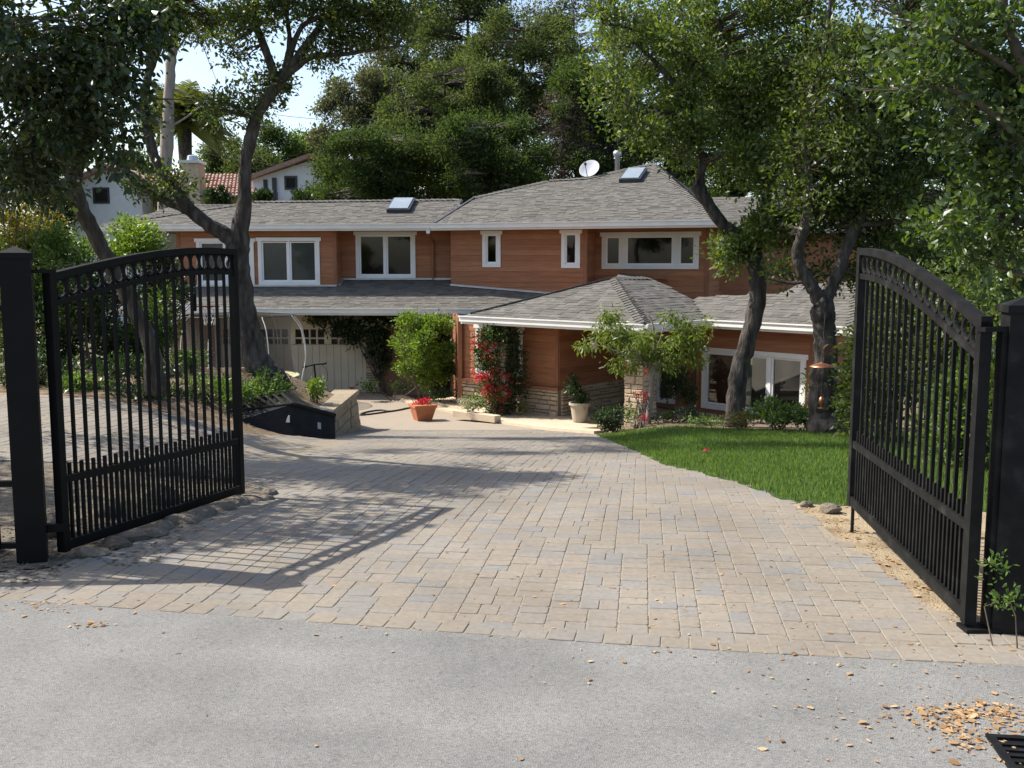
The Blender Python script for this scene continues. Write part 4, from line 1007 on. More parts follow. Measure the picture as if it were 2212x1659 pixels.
# right wing wall with the wide picture window
rd = Vector((e3.x - e2_.x, e3.y - e2_.y)).normalized(); rn = Vector((-rd.y, rd.x))
r0 = Vector((e2_.x, e2_.y)) + rn * 0.5
wRx = Wall(r0, r0 + rd)
def along2(px): r_ = ray(px, 600); f = wRx.p.dot(wRx.n) / (r_.x * wRx.n.x + r_.y * wRx.n.y); return (Vector((r_.x * f, r_.y * f)) - wRx.p).dot(wRx.d)
wR = Wall(r0 + rd * (along2(1512) - .02), r0 + rd * along2(1766))
zR = wR.hit(1530, 882)[1]; rR = (wR.S(1523), wR.S(1750), zR, wR.hit(1530, 750)[1])
siding(wR, zR - .02, ZE - .12, [hole(rR, .1)], corner=(True, True)); window(wR, *rR, splits=(0.36, 0.68), trim=.1, mull=.08)
m_ = MB(); wbox(m_, wR, -.6, wR.len, -2.0, zR - .06, -.14, .03); bR = m_.build('stone_base', M['mortar'], house); wR2 = Wall(wR.W(0, 0, .03).xy, wR.W(wR.len, 0, .03).xy); stones(bR, wR2, 0, wR2.len, -1.72, zR - .07, 8)
m_ = MB(); wbox(m_, wR, -.03, wR.len + .03, zR - .065, zR - .022, -.05, .1); m_.build('window_ledge', M['cedar_trim'], house)
wRl = Wall(wR.p + rn * 1.6, wR.p); siding(wRl, ZF, ZE - .12, corner=(False, False))
pe = wR.p + wR.d * wR.len; wRr = Wall(pe, pe + rn * 3); siding(wRr, -1.6, ZE - .12, corner=(False, False))
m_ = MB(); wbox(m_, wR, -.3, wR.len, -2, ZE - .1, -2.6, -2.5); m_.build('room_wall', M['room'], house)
m_ = MB(); m_.prism([(-1.3, 23.9), (-1.2, 23.9), (-1.6, 27.3), (-1.7, 27.3)], -1.8, ZE - .1); m_.build('side_wall', M['cedar_trim'], house)
# porch columns of stone
def column(cx, cy, w, z0, z1, seed):
    m_ = MB(); R = Matrix.Rotation(math.atan2(ed.y, ed.x), 3, 'Z'); m_.box((cx, cy, (z0 + z1) / 2), (w, w, z1 - z0), R); c = m_.build('column', M['mortar'], house)
    for k in range(4):
        d_ = Matrix.Rotation(math.pi / 2 * k, 2) @ ed; o_ = Vector((d_.y, -d_.x))
        a = Vector((cx, cy)) + o_ * (w / 2) - d_ * (w / 2)
        if k in (0, 1, 3): stones(c, Wall(a, a + d_ * w), 0, w, z0, z1, seed + k, (0.012, 0.03))
    return c
c1 = Vector((e1_.x, e1_.y)) + en * .62 - ed * .48; column(c1.x, c1.y, .46, ZF - .1, ZE - .12, 31)
c2 = Vector((e0.x, e0.y)) + en * .42 + ed * 0.85; column(c2.x, c2.y, .42, ZF - .1, ZE - .12, 41)

# vent pipe and satellite dish
vp = pUR.hit(1337, 370)
m_ = MB(); m_.lathe(vp + Vector((0, .5, -.1)), [(.075, 0), (.075, .62), (.13, .62), (.13, .74), (.05, .78)], 12); m_.build('vent_pipe', M['steel'], house, smooth=True)
dp = pUR.hit(1272, 386)
dish = thing('satellite_dish', 'round white satellite dish above the roof ridge', 'satellite dish', dp + Vector((0, .35, -.1)))
dc = at(1273, 364, dp.y + .3)
Rd = Vector((-0.35, -0.75, 0.55)).normalized().to_track_quat('Z', 'Y').to_matrix()
m_ = MB(); prof = [(0.02, -.055), (.12, -.05), (.22, -.03), (.315, 0.0), (.32, .006), (.31, .006), (.22, -.022), (.12, -.042), (.02, -.047)]; m_.lathe(dc, prof, 28, Rd); m_.build('reflector', M['dish'], dish, smooth=True)
m_ = MB(); m_.tube([dp + Vector((0, .35, -.1)), dc + Rd @ Vector((0, 0, -.06))], .022, 8); m_.build('mast', M['steel'], dish)
m_ = MB(); m_.tube([dc + Rd @ Vector((0, -.3, 0)), dc + Rd @ Vector((0, -.12, .34))], .012, 6); m_.box(dc + Rd @ Vector((0, -.1, .36)), (.06, .06, .1), Rd); m_.build('feed_arm', M['darkmetal'], dish)
# porch lantern
lp = at(1283, 741, 20.6)
lan = thing('porch_lantern', 'round pale glass lantern hanging under the entry eave', 'lantern', lp + Vector((0, 0, -.1)))
m_ = MB(); m_.lathe(lp, [(.02, -.13), (.075, -.12), (.095, -.02), (.08, .06), (.03, .09)], 14); m_.build('globe', M['lamp_glass'], lan, smooth=True)
m_ = MB(); m_.lathe(lp, [(.06, .085), (.11, .09), (.03, .13), (.012, .14)], 14); m_.tube([lp + Vector((0, 0, .13)), Vector((lp.x, lp.y, ZE - .1))], .008, 6); m_.build('hanger', M['darkmetal'], lan)

# ------------------------------------------------------------------ gates
def gate(name, label, A, B, zbA, zbB, ztA, ztB, dogA, dogB, mat, n_tall=17, stile=0.055, rod=False, arch=1.2):
    """A = hinge end, B = free end (plan); heights at both ends"""
    A, B = Vector(A), Vector(B); d = (B - A); L = d.length; d.normalize()
    root = thing(name, label, 'gate', (A.x, A.y, zbA))
    def P(s, z): q = A + d * s; return Vector((q.x, q.y, z))
    zb = lambda s: lerp(zbA, zbB, s / L)
    zt = lambda s: ztA + (ztB - ztA) * math.sin(max(0, min(1, s / L)) * math.pi / 2 * arch)
    zr = lambda s: zt(s) - 0.165
    zd = lambda s: lerp(dogA, dogB, s / L)
    side = Vector((d.y, -d.x, 0))
    def vbar(s, z0, z1, w): return MB().box(P(s, (z0 + z1) / 2), (w, w, z1 - z0), Matrix.Rotation(math.atan2(d.y, d.x), 3, 'Z'))
    vbar(stile / 2, zbA - .01, zr(0) + .19, stile).build('stile', M[mat], root)
    vbar(L - stile / 2, zbB - .01, zt(L) + .004, stile).build('stile', M[mat], root)
    s0, s1 = stile, L - stile
    MB().bar(P(s0, zb(s0) + .03), P(s1, zb(s1) + .03), .05, .06).build('bottom_rail', M[mat], root)
    MB().bar(P(s0, zd(s0)), P(s1, zd(s1)), .042, .045).build('middle_rail', M[mat], root)
    for nm, fn, th in (('top_rail', zt, .045), ('lower_arch_rail', zr, .035)):
        m_ = MB(); K = 20; rows = []
        for k in range(K + 1):
            s = lerp(stile * (0 if nm == 'top_rail' else 1), L - stile * (0 if nm == 'top_rail' else 1), k / K); c = P(s, fn(s)); w = side * (.027 if nm == 'top_rail' else .021)
            rows += [c - w - Vector((0, 0, th)), c + w - Vector((0, 0, th)), c + w, c - w]
        F = [(3, 2, 1, 0), tuple(K * 4 + i for i in range(4))]
        for k in range(K):
            for i in range(4): F.append((k * 4 + i, k * 4 + (i + 1) % 4, (k + 1) * 4 + (i + 1) % 4, (k + 1) * 4 + i))
        m_.add(rows, F).build(nm, M[mat], root)
    sp = (s1 - s0) / (n_tall + 1)
    for k in range(1, n_tall + 1):
        s = s0 + sp * k; vbar(s, zb(s) + .055, zt(s) - .02, .0185).build('picket', M[mat], root)
    for k in range(n_tall + 1):
        s = s0 + sp * (k + .5); vbar(s, zb(s) + .055, zd(s) + .095, .0185).build('short_picket', M[mat], root)
        c = P(s, (zt(s) + zr(s)) / 2 - .022); rx, rz = sp * .47, .058; pts = []
        for i in range(14):
            a = 2 * math.pi * i / 14; q = Vector((d.x, d.y, 0)) * (rx * math.cos(a)) + Vector((0, 0, rz * math.sin(a))); pts.append(c + q)
        MB().tube(pts, .0105, 6, closed=True).build('ring', M[mat], root)
    if rod:
        m_ = MB(); q = P(L - .05, 0); m_.tube([P(L - .05, zbB + .06), Vector((q.x, q.y, gz(q.x, q.y) - .02))], .012, 8); m_.build('drop_rod', M[mat], root)
    return root
def post(name, label, c, w, z0, z1, yaw, mat):
    root = thing(name, label, 'gate post', (c[0], c[1], z0)); R = Matrix.Rotation(yaw, 3, 'Z'); m_ = MB()
    m_.box((c[0], c[1], (z0 + z1) / 2), (w, w, z1 - z0), R); m_.build('shaft', M[mat], root)
    m_ = MB(); h = w / 2 + .014; q = [R @ Vector((a * h, b * h, 0)) for a, b in ((-1, -1), (1, -1), (1, 1), (-1, 1))]; C = Vector((c[0], c[1], 0))
    m_.hexa([C + p + Vector((0, 0, z1 - .012)) for p in q], [C + p + Vector((0, 0, z1 + .022)) for p in q])
    m_.add([C + p * .96 + Vector((0, 0, z1 + .022)) for p in q] + [C + Vector((0, 0, z1 + .062))], [(0, 1, 4), (1, 2, 4), (2, 3, 4), (3, 0, 4)])
    m_.build('cap', M[mat], root); return root
gA, gB = at(132, 1190, 5.9), at(523, 1062, 7.9)
lg = gate('driveway_gate', 'open black iron gate leaf with ring frieze, left of the drive', gA.xy, gB.xy, gA.z, gB.z, 1.70, 1.882, .46, .35, 'iron')
pl_ = at(72, 1217, 5.86)
lp_ = post('gate_post', 'square black iron post with pointed cap carrying the left gate', (pl_.x, pl_.y), .165, -.05, 1.80, math.radians(22), 'iron')
m_ = MB(); m_.bar((pl_.x + .05, pl_.y + .02, 1.715), (gA.x + .03, gA.y + .02, 1.715), .06, .022); m_.build('top_hinge', M['iron'], lp_)
m_ = MB(); m_.bar((pl_.x + .05, pl_.y + .02, .17), (gA.x + .03, gA.y + .02, .17), .05, .05); m_.build('bottom_hinge', M['iron'], lp_)
gC, gD = at(2096, 1345, 4.62), at(1838, 1086, 6.6)
rg = gate('driveway_gate', 'open weathered black iron gate leaf on the right, dusted grey, with drop rod', gC.xy, gD.xy, gC.z, gD.z, 1.49, 1.862, .50, .568, 'iron_worn', rod=True, arch=1.0)
pr_ = at(2172, 1365, 4.66)
rp_ = post('gate_post', 'square black iron post with pointed cap at the right picture edge', (pr_.x, pr_.y), .165, -.05, 1.545, math.radians(-12), 'iron_worn')
m_ = MB(); m_.bar((pr_.x - .05, pr_.y, 1.455), (gC.x - .03, gC.y, 1.455), .07, .022); m_.build('top_hinge', M['iron_worn'], rp_)
hx = gC
m_ = MB()
for k, (w_, h_) in enumerate(((.17, .022), (.14, .02), (.11, .018))): m_.box((hx.x + .05, hx.y + .02, gC.z - .075 + .021 * k), (w_ * 1.5, w_, h_))
m_.build('bottom_hinge', M['iron_worn'], rp_)
m_ = MB(); m_.box((pr_.x - .105, pr_.y - .02, .75), (.035, .06, 1.44)); m_.build('guide_channel', M['iron_worn'], rp_)
# fence beyond the left post
fn = thing('iron_fence', 'short run of black iron picket fence beside the left gate post', 'fence', (-3.6, 5.75, 0))
for z_ in (1.64, 1.50, .45, .07): MB().bar((pl_.x - .09, pl_.y, z_), (-4.9, 5.72, z_), .035, .035).build('rail', M['iron'], fn)
for k in range(9):
    x = pl_.x - .19 - .2 * k; MB().box((x, pl_.y - .02, .83), (.019, .019, 1.56)).build('picket', M['iron'], fn)
    MB().box((x - .1, pl_.y - .02, .30), (.019, .019, .5)).build('short_picket', M['iron'], fn)

# ------------------------------------------------------------------ storm drain at the lower right
dg = thing('storm_drain', 'rusty dark iron storm drain grate set in the road', 'drain', (1.75, 2.95, 0))
m_ = MB(); R = Matrix.Rotation(math.radians(-8), 3, 'Z'); c = Vector((1.78, 2.98, 0))
a0 = atz(2128, 1585, 0.006)
def dq(x, y, z=0): v = Vector((a0.x, a0.y, 0)) + R @ Vector((x, y, 0)); return Vector((v.x, v.y, z))
for x0, x1, y0, y1 in ((0, .62, -.025, 0), (0, .62, -.46, -.435), (0, .03, -.435, -.025), (.59, .62, -.435, -.025)):
    m_.hexa([dq(x0, y0, -.05), dq(x1, y0, -.05), dq(x1, y1, -.05), dq(x0, y1, -.05)], [dq(x0, y0, .008), dq(x1, y0, .008), dq(x1, y1, .008), dq(x0, y1, .008)])
m_.build('frame', M['iron_worn'], dg)
for k in range(9):
    y0 = -.06 - .044 * k; MB().hexa([dq(.03, y0 - .017, -.05), dq(.59, y0 - .017, -.05), dq(.59, y0, -.05), dq(.03, y0, -.05)], [dq(.03, y0 - .017, .006), dq(.59, y0 - .017, .006), dq(.59, y0, .006), dq(.03, y0, .006)]).build('grate_bar', M['iron_worn'], dg)
m_ = MB(); m_.add([dq(.02, -.44, -.0025), dq(.6, -.44, -.0025), dq(.6, -.02, -.0025), dq(.02, -.02, -.0025)], [(0, 1, 2, 3)]); m_.build('pit_dark_sheet', M['plastic_black'], dg)  # flat black sheet painted in for the darkness below the bars

# ------------------------------------------------------------------ retaining wall
rw = thing('retaining_wall', 'tan concrete block retaining wall beside the lower drive', 'wall', (-3.1, 17.5, -1.4))
for row in range(4):
    z0 = -0.78 - .165 * (row + 1); y = 16.0 + (0.22 if row % 2 else 0.0) - .2; x = -3.08 + .028 * row
    while y < 19.5 - .02:
        y1 = min(y + .44, 19.55); j = random.Random(row * 31 + int(y * 10)); o = j.uniform(-.012, .012)
        if max(y, 16.0) < y1 - .05:
            MB().hexa([(x - .3, max(y, 16.0) + .006, z0), (x + o + .01, max(y, 16.0) + .006, z0), (x + o + .01, y1 - .006, z0), (x - .3, y1 - .006, z0)],
                      [(x - .3, max(y, 16.0) + .006, z0 + .158), (x + o - .005, max(y, 16.0) + .012, z0 + .158), (x + o - .005, y1 - .012, z0 + .158), (x - .3, y1 - .006, z0 + .158)]).build('block', M['block'], rw)
        y = y1
y = 15.9
while y < 19.5:
    y1 = min(y + .5, 19.6); MB().hexa([(-3.52, y + .004, -.78), (-3.03, y + .004, -.78), (-3.03, y1 - .004, -.78), (-3.52, y1 - .004, -.78)], [(-3.52, y + .004, -.70), (-3.04, y + .004, -.70), (-3.04, y1 - .004, -.70), (-3.52, y1 - .004, -.70)]).build('cap_stone', M['block'], rw); y = y1
m_ = MB(); m_.hexa([(-3.35, 16.02, -1.9), (-3.09, 16.02, -1.9), (-3.09, 19.5, -1.9), (-3.35, 19.5, -1.9)], [(-3.35, 16.02, -.79), (-3.12, 16.02, -.79), (-3.12, 19.5, -.79), (-3.35, 19.5, -.79)]); m_.build('core', M['mortar'], rw)
m_ = MB(); m_.hexa([(-5.5, 15.85, -1.9), (-2.9, 15.85, -1.9), (-2.9, 16.0, -1.9), (-5.5, 16.0, -1.9)], [(-5.5, 15.85, -.5), (-3.06, 15.85, -.79), (-3.06, 16.0, -.79), (-5.5, 16.0, -.5)]); m_.build('return_end', M['mortar'], rw)

# black plastic panels dumped beside the wall
bp_ = thing('black_panel', 'folded black plastic panels with pale stickers lying by the retaining wall', 'panel', at(620, 935, 14.3))
A_, B_, C_ = at(470, 893, 14.2), at(632, 873, 14.25), at(723, 897, 14.9)
A2, B2, C2 = at(470, 922, 13.75), at(632, 940, 14.0), at(725, 950, 14.7)
def face(a, b, c, d, nm):
    n_ = (b - a).cross(d - a).normalized(); n_ = n_ if n_.y > 0 else -n_
    m_ = MB(); m_.add([a, b, c, d, a + n_ * .04, b + n_ * .04, c + n_ * .04, d + n_ * .04], [(0, 1, 2, 3), (7, 6, 5, 4), (0, 4, 5, 1), (1, 5, 6, 2), (2, 6, 7, 3), (3, 7, 4, 0)]); return m_.build(nm, M['plastic_black'], bp_)
face(A2, B2, B_, A_, 'panel'); face(B2, C2, C_, B_, 'panel')
m_ = MB(); m_.tube([A_, B_], .028, 8); m_.build('edge_pipe', M['plastic_black'], bp_)
m_ = MB(); m_.tube([B_, C_], .035, 8); m_.build('edge_pipe', M['plastic_black'], bp_)
for k in range(11):
    t = k / 10; p, q = A_.lerp(B_, t), at(lerp(400, 590, t), lerp(880, 858, t), 15.2)
    MB().tube([p + Vector((0, .05, .0)), p.lerp(q, .5) + Vector((0, 0, .10)), q], .022, 6).build('slat', M['plastic_black'], bp_)
def stick(a, b, c, d, u, v, w, h):
    P_ = lambda uu, vv: a.lerp(b, uu).lerp(d.lerp(c, uu), vv) + Vector((0, -.012, .004))
    m_ = MB(); m_.add([P_(u - w, v - h), P_(u + w, v - h), P_(u + w, v + h), P_(u - w, v + h)], [(0, 1, 2, 3)]); m_.build('sticker', M['grey_plastic'], bp_)
stick(A2, B2, B_, A_, .93, .52, .035, .12); stick(B2, C2, C_, B_, .62, .45, .04, .12)
cv = at(673, 884, 15.5)
cvo = thing('well_cover', 'round grey cover with pale wooden disc behind the black panels', 'cover', cv - Vector((0, 0, .16)))
m_ = MB(); m_.lathe(cv - Vector((0, 0, .25)), [(.27, 0), (.27, .22), (.25, .25), (.19, .25), (.19, .2)], 24); m_.build('ring', M['grey_plastic'], cvo, smooth=False)
m_ = MB(); m_.lathe(cv - Vector((0, 0, .05)), [(.188, 0), (.188, .04), (.03, .05)], 20); m_.build('disc', M['slab'], cvo)

# ------------------------------------------------------------------ pots, hose, scooter, trampoline, hoop, feeders
fp = at(913, 886, 21.6); fp.z = gz(fp.x, fp.y) + .0
pot = thing('flower_pot', 'square terracotta pot of red flowers standing on the lower drive', 'flower pot', fp)
m_ = MB(); w0, w1, h = .155, .235, .30; R45 = Matrix.Rotation(.4, 3, 'Z')
def sq(w, z): return [fp + R45 @ Vector((a * w, b * w, 0)) + Vector((0, 0, z)) for a, b in ((-1, -1), (1, -1), (1, 1), (-1, 1))]
m_.hexa(sq(w0, 0), sq(w1, h)); m_.hexa(sq(w1 + .015, h), sq(w1 + .02, h + .06)); m_.build('pot', M['terracotta'], pot)
pp = at(1252, 903, 21.2); pp.z = -1.60
pot2 = thing('porch_pot', 'tall pale clay pot standing in the shaded porch', 'flower pot', pp)
m_ = MB(); m_.lathe(pp, [(.13, 0), (.15, .02), (.20, .36), (.235, .37), (.235, .42), (.21, .42), (.2, .36)], 20); m_.build('pot', M['potclay'], pot2, smooth=False)
hs = [at(x, y, Y) for x, y, Y in ((905, 873, 24.3), (880, 874, 24.0), (860, 877, 23.6), (830, 880, 23.2), (800, 884, 22.8), (778, 886, 22.6), (790, 879, 23.2), (820, 876, 23.6), (842, 879, 23.4))]
for p in hs: p.z = gz(p.x, p.y) + .02
m_ = MB(); m_.tube([q[0] for q in catmull([(p, 1) for p in hs], 5)], .022, 6); tag(m_.build('garden_hose', M['rubber'], smooth=True), 'dark garden hose lying on the lower drive', 'hose')
# kick scooter in front of the garage door
sp_ = at(684, 838, 25.8); sp_.z = gz(sp_.x, sp_.y)
sc_ = thing('kick_scooter', 'black kick scooter parked in front of the cream garage door', 'scooter', sp_)
def so(x, y, z): return sp_ + Vector((x, y, z))
m_ = MB(); m_.tube([so(.03, 0, .1), so(-.02, 0, .55), so(-.05, 0, .92)], .022, 8); m_.build('stem', M['plastic_black'], sc_)
m_ = MB(); m_.tube([so(-.28, -.05, .88), so(-.05, 0, .93), so(.2, .05, .95)], .016, 8); m_.build('handlebar', M['plastic_black'], sc_)
for a, b in ((-.28, .88), (.2, .95)): MB().tube([so(a - .06, a * .2, b - .012), so(a + .06, a * .2, b + .012)], .024, 8).build('grip', M['plastic_black'], sc_)
m_ = MB(); m_.box(so(.35, 0, .1), (.6, .13, .03)); m_.build('deck', M['darkmetal'], sc_)
for xx in (.0, .72):
    m_ = MB(); m_.lathe(so(xx, 0, .1), [(.05, -.02), (.1, -.02), (.1, .02), (.05, .02)], 16, Matrix.Rotation(math.pi / 2, 3, 'X')); m_.build('wheel', M['rubber'], sc_)
m_ = MB(); m_.tube([q[0] for q in catmull([(so(.15, .03, .93), 1), (so(.28, 0, .75), 1), (so(.26, 0, .5), 1), (so(.02, 0, .35), 1)], 5)], .006, 5); m_.build('brake_cable', M['plastic_black'], sc_)
# trampoline with curved white poles and a black net
tc = Vector((-6.85, 25.0, -1.75)); tr_ = 1.45
tp = thing('trampoline', 'round trampoline with curved white poles and black safety net, before the garage', 'trampoline', tc)
zm_, ztp = at(620, 822, 24.2).z, at(620, 684, 24.2).z
ang = [math.radians(a) for a in (-8, -52, -100, -150, 165, 115, 70, 30)]
m_ = MB(); ring = [tc + Vector((tr_ * math.cos(a), tr_ * math.sin(a), zm_ - tc.z)) for a in [2 * math.pi * k / 28 for k in range(28)]]; m_.tube(ring, .03, 6, closed=True); m_.build('frame_ring', M['steel'], tp)
m_ = MB(); n = 28
rin = [tc + Vector(((tr_ - .26) * math.cos(2 * math.pi * k / n), (tr_ - .26) * math.sin(2 * math.pi * k / n), zm_ - tc.z + .03)) for k in range(n)]; rout = [p + Vector((0, 0, .035)) for p in ring]
m_.add(rin + rout, [(k, k + n, (k + 1) % n + n, (k + 1) % n) for k in range(n)]); m_.build('pad', M['mat_yellow'], tp)
m_ = MB(); m_.add([p + Vector((0, 0, -.01)) for p in rin], [tuple(range(n))]); m_.build('jumping_mat', M['plastic_black'], tp)
for a in ang:
    e = Vector((math.cos(a), math.sin(a), 0)); pts = [(tc + e * (tr_ + .02), 1), (tc + e * (tr_ + .16) + Vector((0, 0, zm_ - tc.z)), 1), (tc + e * (tr_ + .26) + Vector((0, 0, zm_ - tc.z + .55)), 1), (tc + e * (tr_ + .16) + Vector((0, 0, ztp - tc.z - .35)), 1), (tc + e * (tr_ - .08) + Vector((0, 0, ztp - tc.z)), 1)]
    MB().tube([q[0] for q in catmull(pts, 5)], .010, 7).build('pole', M['white'], tp, smooth=True)
m_ = MB(); m_.tube([tc + Vector(((tr_ - .08) * math.cos(2 * math.pi * k / 28), (tr_ - .08) * math.sin(2 * math.pi * k / 28), ztp - tc.z)) for k in range(28)], .011, 6, closed=True); m_.build('top_ring', M['darkmetal'], tp)
def netmat():
    m, nt, b = nodes_of('black_net'); N = nt.nodes; L = nt.links; tr = N.new('ShaderNodeBsdfTransparent'); mx = N.new('ShaderNodeMixShader'); mx.inputs[0].default_value = .42
    b.inputs['Base Color'].default_value = (.02, .02, .02, 1); b.inputs['Roughness'].default_value = .9
    L.new(tr.outputs[0], mx.inputs[1]); L.new(b.outputs[0], mx.inputs[2]); L.new(mx.outputs[0], N['Material Output'].inputs[0]); return m
m_ = MB(); K = 8; n = 40; V = []
for j in range(K + 1):
    t = j / K; zz = lerp(zm_ + .04, ztp, t); rr_ = tr_ - .08 - .13 * math.sin(math.pi * t)
    V += [Vector((tc.x + rr_ * math.cos(2 * math.pi * k / n), tc.y + rr_ * math.sin(2 * math.pi * k / n), zz)) for k in range(n)]
m_.add(V, [(j * n + k, j * n + (k + 1) % n, (j + 1) * n + (k + 1) % n, (j + 1) * n + k) for j in range(K) for k in range(n)]); m_.build('net', netmat(), tp, smooth=True)
# basketball hoop
bc = at(452, 662, 21.5)
bh = thing('basketball_hoop', 'basketball hoop with red rim seen side-on behind the left gate', 'basketball hoop', (bc.x - 1.1, bc.y, bz(bc.x - 1.1, bc.y)))
m_ = MB(); m_.box((bc.x - .30, bc.y, bc.z + .32), (.05, 1.1, .8), Matrix.Rotation(math.radians(17), 3, 'Z')); m_.build('backboard', M['plastic_black'], bh)
m_ = MB(); m_.tube([bc + Vector((.21 * math.cos(2 * math.pi * k / 20), .21 * math.sin(2 * math.pi * k / 20), 0)) for k in range(20)], .011, 6, closed=True); m_.bar(bc + Vector((-.29, 0, 0)), bc + Vector((-.2, 0, 0)), .1, .02); m_.build('rim', M['red'], bh)
m_ = MB()
for k in range(12):
    for s in (1, -1):
        pts = []
        for j in range(5):
            a = 2 * math.pi * (k + s * j * .5) / 12; r_ = lerp(.21, .11, min(1, j / 3.2)); pts.append(bc + Vector((r_ * math.cos(a), r_ * math.sin(a), -.1 * j)))
        m_.tube(pts, .006, 4)
tag(m_.build('net', M['white'], bh), kind='stuff')
pb = Vector((bc.x - 1.1, bc.y, bz(bc.x - 1.1, bc.y)))
m_ = MB(); m_.tube([pb, pb + Vector((0, 0, bc.z - pb.z - .55))], .05, 10); m_.build('post', M['darkmetal'], bh)
for dy in (-.12, .12):
    for dz in (.0, .22): MB().tube([(pb.x, pb.y + dy, bc.z - .62 + dz), (bc.x - .32, bc.y + dy, bc.z + .12 + dz)], .018, 6).build('brace', M['steel'], bh)
# copper bird feeders hanging in front of the right-hand oak
f1 = at(1775, 791, 13.8)
bf = thing('bird_feeder', 'flat copper domed bird feeder hanging before the forked oak trunk', 'bird feeder', f1)
m_ = MB(); m_.lathe(f1, [(.165, -.012), (.16, .0), (.09, .03), (.02, .05), (.012, .06)], 28); m_.build('dome', M['copper'], bf, smooth=True)
m_ = MB(); m_.tube([f1 + Vector((0, 0, .05)), f1 + Vector((.0, .0, .16)), f1 + Vector((.03, .02, .75))], .005, 5); m_.build('hook', M['darkmetal'], bf)
f2 = at(1774, 872, 13.85)
bf2 = thing('seed_feeder', 'small copper seed feeder with perch tray hanging low on the oak', 'bird feeder', f2)
m_ = MB(); m_.lathe(f2, [(.036, .0), (.034, .07), (.012, .10)], 14); m_.build('hopper', M['copper'], bf2, smooth=True)
m_ = MB(); m_.lathe(f2 + Vector((0, 0, -.07)), [(.05, 0), (.054, .01), (.02, .012)], 16); m_.tube([f2 + Vector((0, 0, -.06)), f2 + Vector((0, 0, .02))], .006, 5); m_.build('tray', M['copper'], bf2)
m_ = MB(); m_.tube([f2 + Vector((0, 0, .13)), f2 + Vector((0, 0.02, .5))], .004, 5); m_.build('wire', M['darkmetal'], bf2)

# ------------------------------------------------------------------ vegetation
def leaf_mesh(name, P, D, size, rng, fold=0.35, width=0.45, big=False):
    """P: leaf base points (n,3); D: direction (n,3)"""
    n = len(P); D = D / (np.linalg.norm(D, axis=1, keepdims=True) + 1e-9)
    rv = rng.normal(size=(n, 3)); S = np.cross(D, rv); S /= (np.linalg.norm(S, axis=1, keepdims=True) + 1e-9)
    U = np.cross(S, D); L = (size * rng.uniform(0.6, 1.35, n))[:, None]; w = L * width * rng.uniform(.8, 1.2, n)[:, None]
    if big:
        a = P; b = P + D * L * .35 + S * w * .5 + U * w * fold; c = P + D * L * .72 + S * w * .38 + U * w * fold * .8 - U * L * .05
        t = P + D * L - U * L * .14; d = P + D * L * .72 - S * w * .38 + U * w * fold * .8 - U * L * .05; e = P + D * L * .35 - S * w * .5 + U * w * fold; m = P + D * L * .5
        V = np.stack([a, b, c, t, d, e, m], 1).reshape(-1, 3); k = (np.arange(n) * 7)[:, None]
        F = np.concatenate([k + np.array([[0, 1, 2, 6]]), k + np.array([[6, 2, 3, 4]]), k + np.array([[0, 6, 4, 5]])], 0)
        return np_mesh(name, V, F)
    V = np.stack([P, P + D * L * .5 + S * w * .5 + U * w * fold, P + D * L, P + D * L * .5 - S * w * .5 + U * w * fold], 1).reshape(-1, 3)
    return np_mesh(name, V, (np.arange(n) * 4)[:, None] + np.arange(4)[None, :])
def blob_clumps(blobs, rng, shell=0.5):
    """blobs: (center, radii, n) -> clump centres and outward directions"""
    C = []; O = []; B2 = []
    for c, r, n in blobs:            # big blobs break up into smaller lumps so that the outline is uneven
        if n < 60: B2.append((c, r, n)); continue
        K = max(4, n // 14); r = np.array(r)
        for _ in range(K):
            d = rng.normal(size=3); d /= np.linalg.norm(d); d *= rng.random() ** .38
            B2.append((tuple(np.array(c) + d * r * .86), tuple(r * rng.uniform(.22, .46)), max(3, int(n / K * rng.uniform(.6, 1.4)))))
    for c, r, n in B2:
        v = rng.normal(size=(n, 3)); v /= np.linalg.norm(v, axis=1, keepdims=True)
        u = rng.random(n) ** shell; C.append(np.array(c)[None] + v * u[:, None] * np.array(r)[None]); O.append(v)
    return np.concatenate(C), np.concatenate(O)
def foliage(name, parent, mat, blobs, per, cr, size, seed, shell=0.5, big=False, up=0.2, width=0.45, flat=0.75):
    rng = np.random.default_rng(seed); C, O = blob_clumps(blobs, rng, shell); n = len(C)
    per_n = rng.integers(max(1, int(per * .5)), int(per * 1.5) + 1, n); idx = np.repeat(np.arange(n), per_n); m = len(idx)
    g = rng.normal(size=(m, 3)) * np.array([1, 1, flat])[None]
    g = g / (np.linalg.norm(g, axis=1, keepdims=True) + 1e-9) * (rng.random(m) ** .45)[:, None]
    P = C[idx] + g * (cr * rng.uniform(.6, 1.4, n))[idx][:, None]
    D = g * .8 + O[idx] * .35 + rng.normal(size=(m, 3)) * .55 + np.array([0, 0, up])[None]
    o = link_mesh(name, leaf_mesh(name, P, D, size, rng, big=big, width=width), mat, parent)
    return o, C
def PB(px, py, Y, rx, ry, rd, n):     # blob measured in the picture: centre and half-sizes in pixels, depth in metres
    c = at(px, py, Y); k = Y / FPX; return (tuple(c), (rx * k, rd, ry * k), n)
